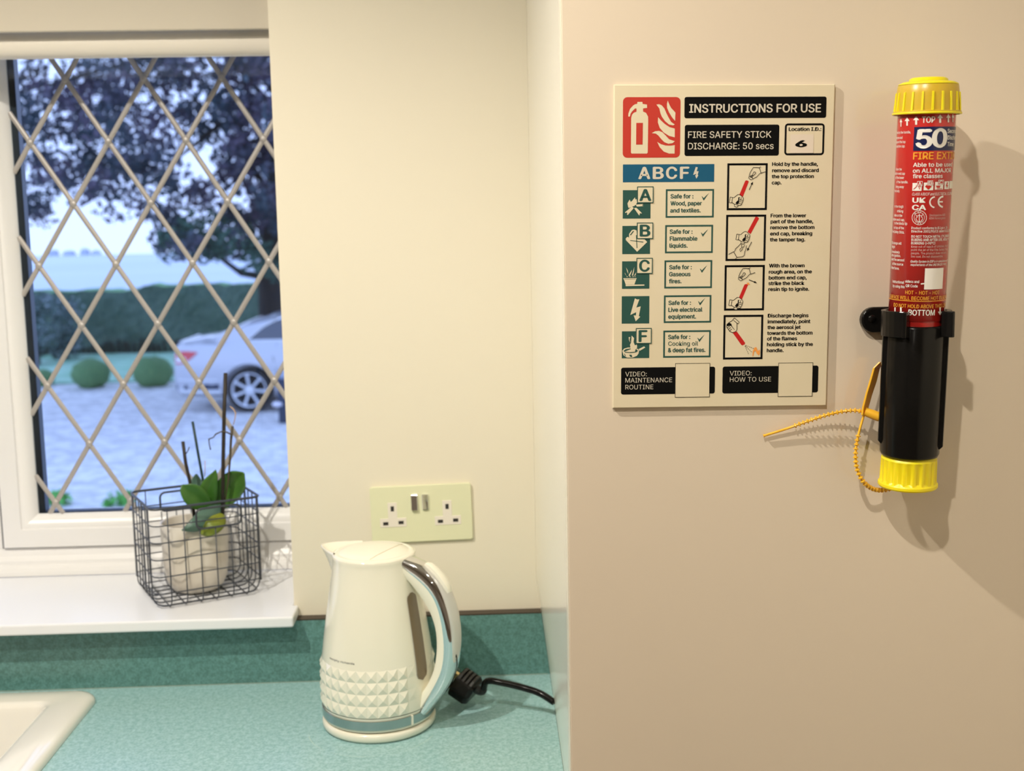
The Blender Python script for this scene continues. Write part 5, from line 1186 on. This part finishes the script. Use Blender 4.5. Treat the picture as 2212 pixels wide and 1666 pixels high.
for sd_ in (-1, 1):
    sidew = [(.02, 1.035), (.10, 1.115), (.22, 1.21), (.42, 1.31), (.70, 1.375), (1.02, 1.39), (1.02, 1.035)]
    skin(sidew, M['carglass'], 'side_window', .004, side=sd_); skin([(1.08, 1.035), (1.08, 1.39), (1.5, 1.385), (1.9, 1.29), (2.2, 1.10), (2.22, 1.035)], M['carglass'], 'side_window', .004, side=sd_)
    band([(2.2, 1.03), (1.0, 1.03), (-.02, 1.03), (.10, 1.13), (.22, 1.225), (.42, 1.325), (.70, 1.39), (1.1, 1.405), (1.5, 1.40), (1.9, 1.30)], .013, M['cartrim'], 'window_trim', .012, sd_)
    skin([(-1.02, .895), (-.86, .90), (-.70, .885), (-.80, .80), (-.92, .725), (-1.05, .71), (-1.06, .80)], M['lampred'], 'tail_lamp', .008, side=sd_)
    skin([(-1.03, .82), (-.93, .82), (-.86, .80), (-.93, .745), (-1.03, .735)], M['lampwhite'], 'tail_lamp_lens', .014, side=sd_)
    band([(-1.10, .50), (-1.0, .49), (-.85, .485), (-.70, .48), (-.42, .485)], .014, M['cartrim'], 'bumper_strip', .012, sd_)
    band([(-1.0, .335), (-.85, .325), (-.60, .31), (-.40, .31)], .024, M['cartrim'], 'bumper_strip', .014, sd_)
    band([(-1.06, .41), (-.9, .405), (-.6, .40), (-.42, .40)], .05, M['navyp'], 'bumper_recess', .004, sd_)
    band([(.50, .93), (.62, .935), (.74, .93)], .016, M['cartrim'], 'door_handle', .03, sd_)
    band([(.40, .30), (.42, .55), (.36, .80), (.42, .98)], .004, M['well'], 'door_seam', .003, sd_)
    band([(-.62, .64), (-.45, .655), (0.0, .80), (.45, .80), (2.5, .78)], .003, M['cartrim'], 'crease_line', .002, sd_)
g = G(); g.add([(CX + x, CYc + s * y, CZ + z) for x, y, z, s in ((-.46, .60, 1.128, -1), (-.46, .60, 1.128, 1), (.28, .52, 1.394, 1), (.28, .52, 1.394, -1))], [(0, 1, 2, 3)]); g.out('rear_window', M['carglass'], t, fix=False)
G().box(CX - 1.155, CX - 1.13, CYc - .26, CYc + .26, CZ + .62, CZ + .73).out('number_plate', M['lampwhite'], t)
G().loft([[(CX + x, CYc + s * .60, CZ + z) for x, z in ((-1.04, 1.0), (-1.0, 1.03), (-.95, 1.02))] for s in (-1, 1)], True, (True, True)).out('boot_lip', M['carpaint'], t)
for wx in (0, 2.76):
    for s in (-1, 1):
        c = Vector((CX + wx, CYc + s * .86, CZ + .325)); A = (0, s, 0)
        wl = G().lathe([(.245, -.20), (.29, -.205), (.318, -.19), (.325, -.15), (.325, -.05), (.318, -.012), (.285, .0), (.252, -.004), (.246, -.02), (.246, -.20)], c, A, seg=48).out('wheel', M['tyre'], t, smooth=True)
        def wp(gg, name, m, **k): o = gg.out(name, m, wl, **k); o.matrix_parent_inverse = Matrix.Identity(4); return o
        wp(G().lathe([(.2465, -.19), (.2465, -.02), (.250, -.002), (.240, -.001), (.228, -.012), (.225, -.06), (.225, -.19)], c, A, seg=48), 'rim', M['alloy'], smooth=True)
        wp(G().lathe([(0, -.10), (.225, -.10)], c, A, seg=32), 'brake_disc', M['well'], fix=False)
        gs = G(); gs.lathe([(0, -.016), (.03, -.016), (.045, -.022), (.05, -.05)], c, A, seg=24)
        for k in range(7):
            a = R_(97 + 360 / 7 * k); u = Vector((math.cos(a), 0, math.sin(a))); v = Vector((-math.sin(a), 0, math.cos(a))); o_ = Vector(A); rr_ = []
            for r, hw_, dp in ((.035, .026, -.022), (.12, .019, -.016), (.232, .024, -.010)):
                q = c + u * r; rr_.append([q - v * hw_ + o_ * (dp - .02), q - v * hw_ * .7 + o_ * dp, q + v * hw_ * .7 + o_ * dp, q + v * hw_ + o_ * (dp - .02)])
            gs.loft(rr_, True, (True, True))
        wp(gs, 'spokes', M['alloy'], auto=40)
        G().loft([[(CX + wx + r * math.cos(R_(a)), CYc + s * (.872 + d), CZ + .335 + r * math.sin(R_(a))) for r, d in ((.372, -.02), (.372, .008), (.40, .008), (.405, -.02))] for a in range(-8, 189, 7)], True, (True, True)).out('arch_lip', M['carpaint'], t, smooth=True)
# post at the wall's edge
P = atz(612, 915, GZ)
t = thing('garden_post', 'dark blue post with a pale fitting on the gravel, cut off by the wall edge', 'post', (P.x, P.y, GZ))
G().box(P.x - .06, P.x + .10, P.y, P.y + .12, GZ, GZ + .66).out('post', M['navyp'], t, bevel=.015)
G().ball((P.x - .07, P.y + .02, GZ + .26), .075, .05, .04, 14, 8).out('fitting', M['lampwhite'], t, smooth=True)['label'] = 'pale fitting on the post'
G().ball((P.x + .02, P.y + .04, GZ + .66), .11, .08, .07, 14, 8).out('post_cap', mat('pale blue cap', (.32, .38, .5), .5), t, smooth=True)['label'] = 'pale blue rounded cap'
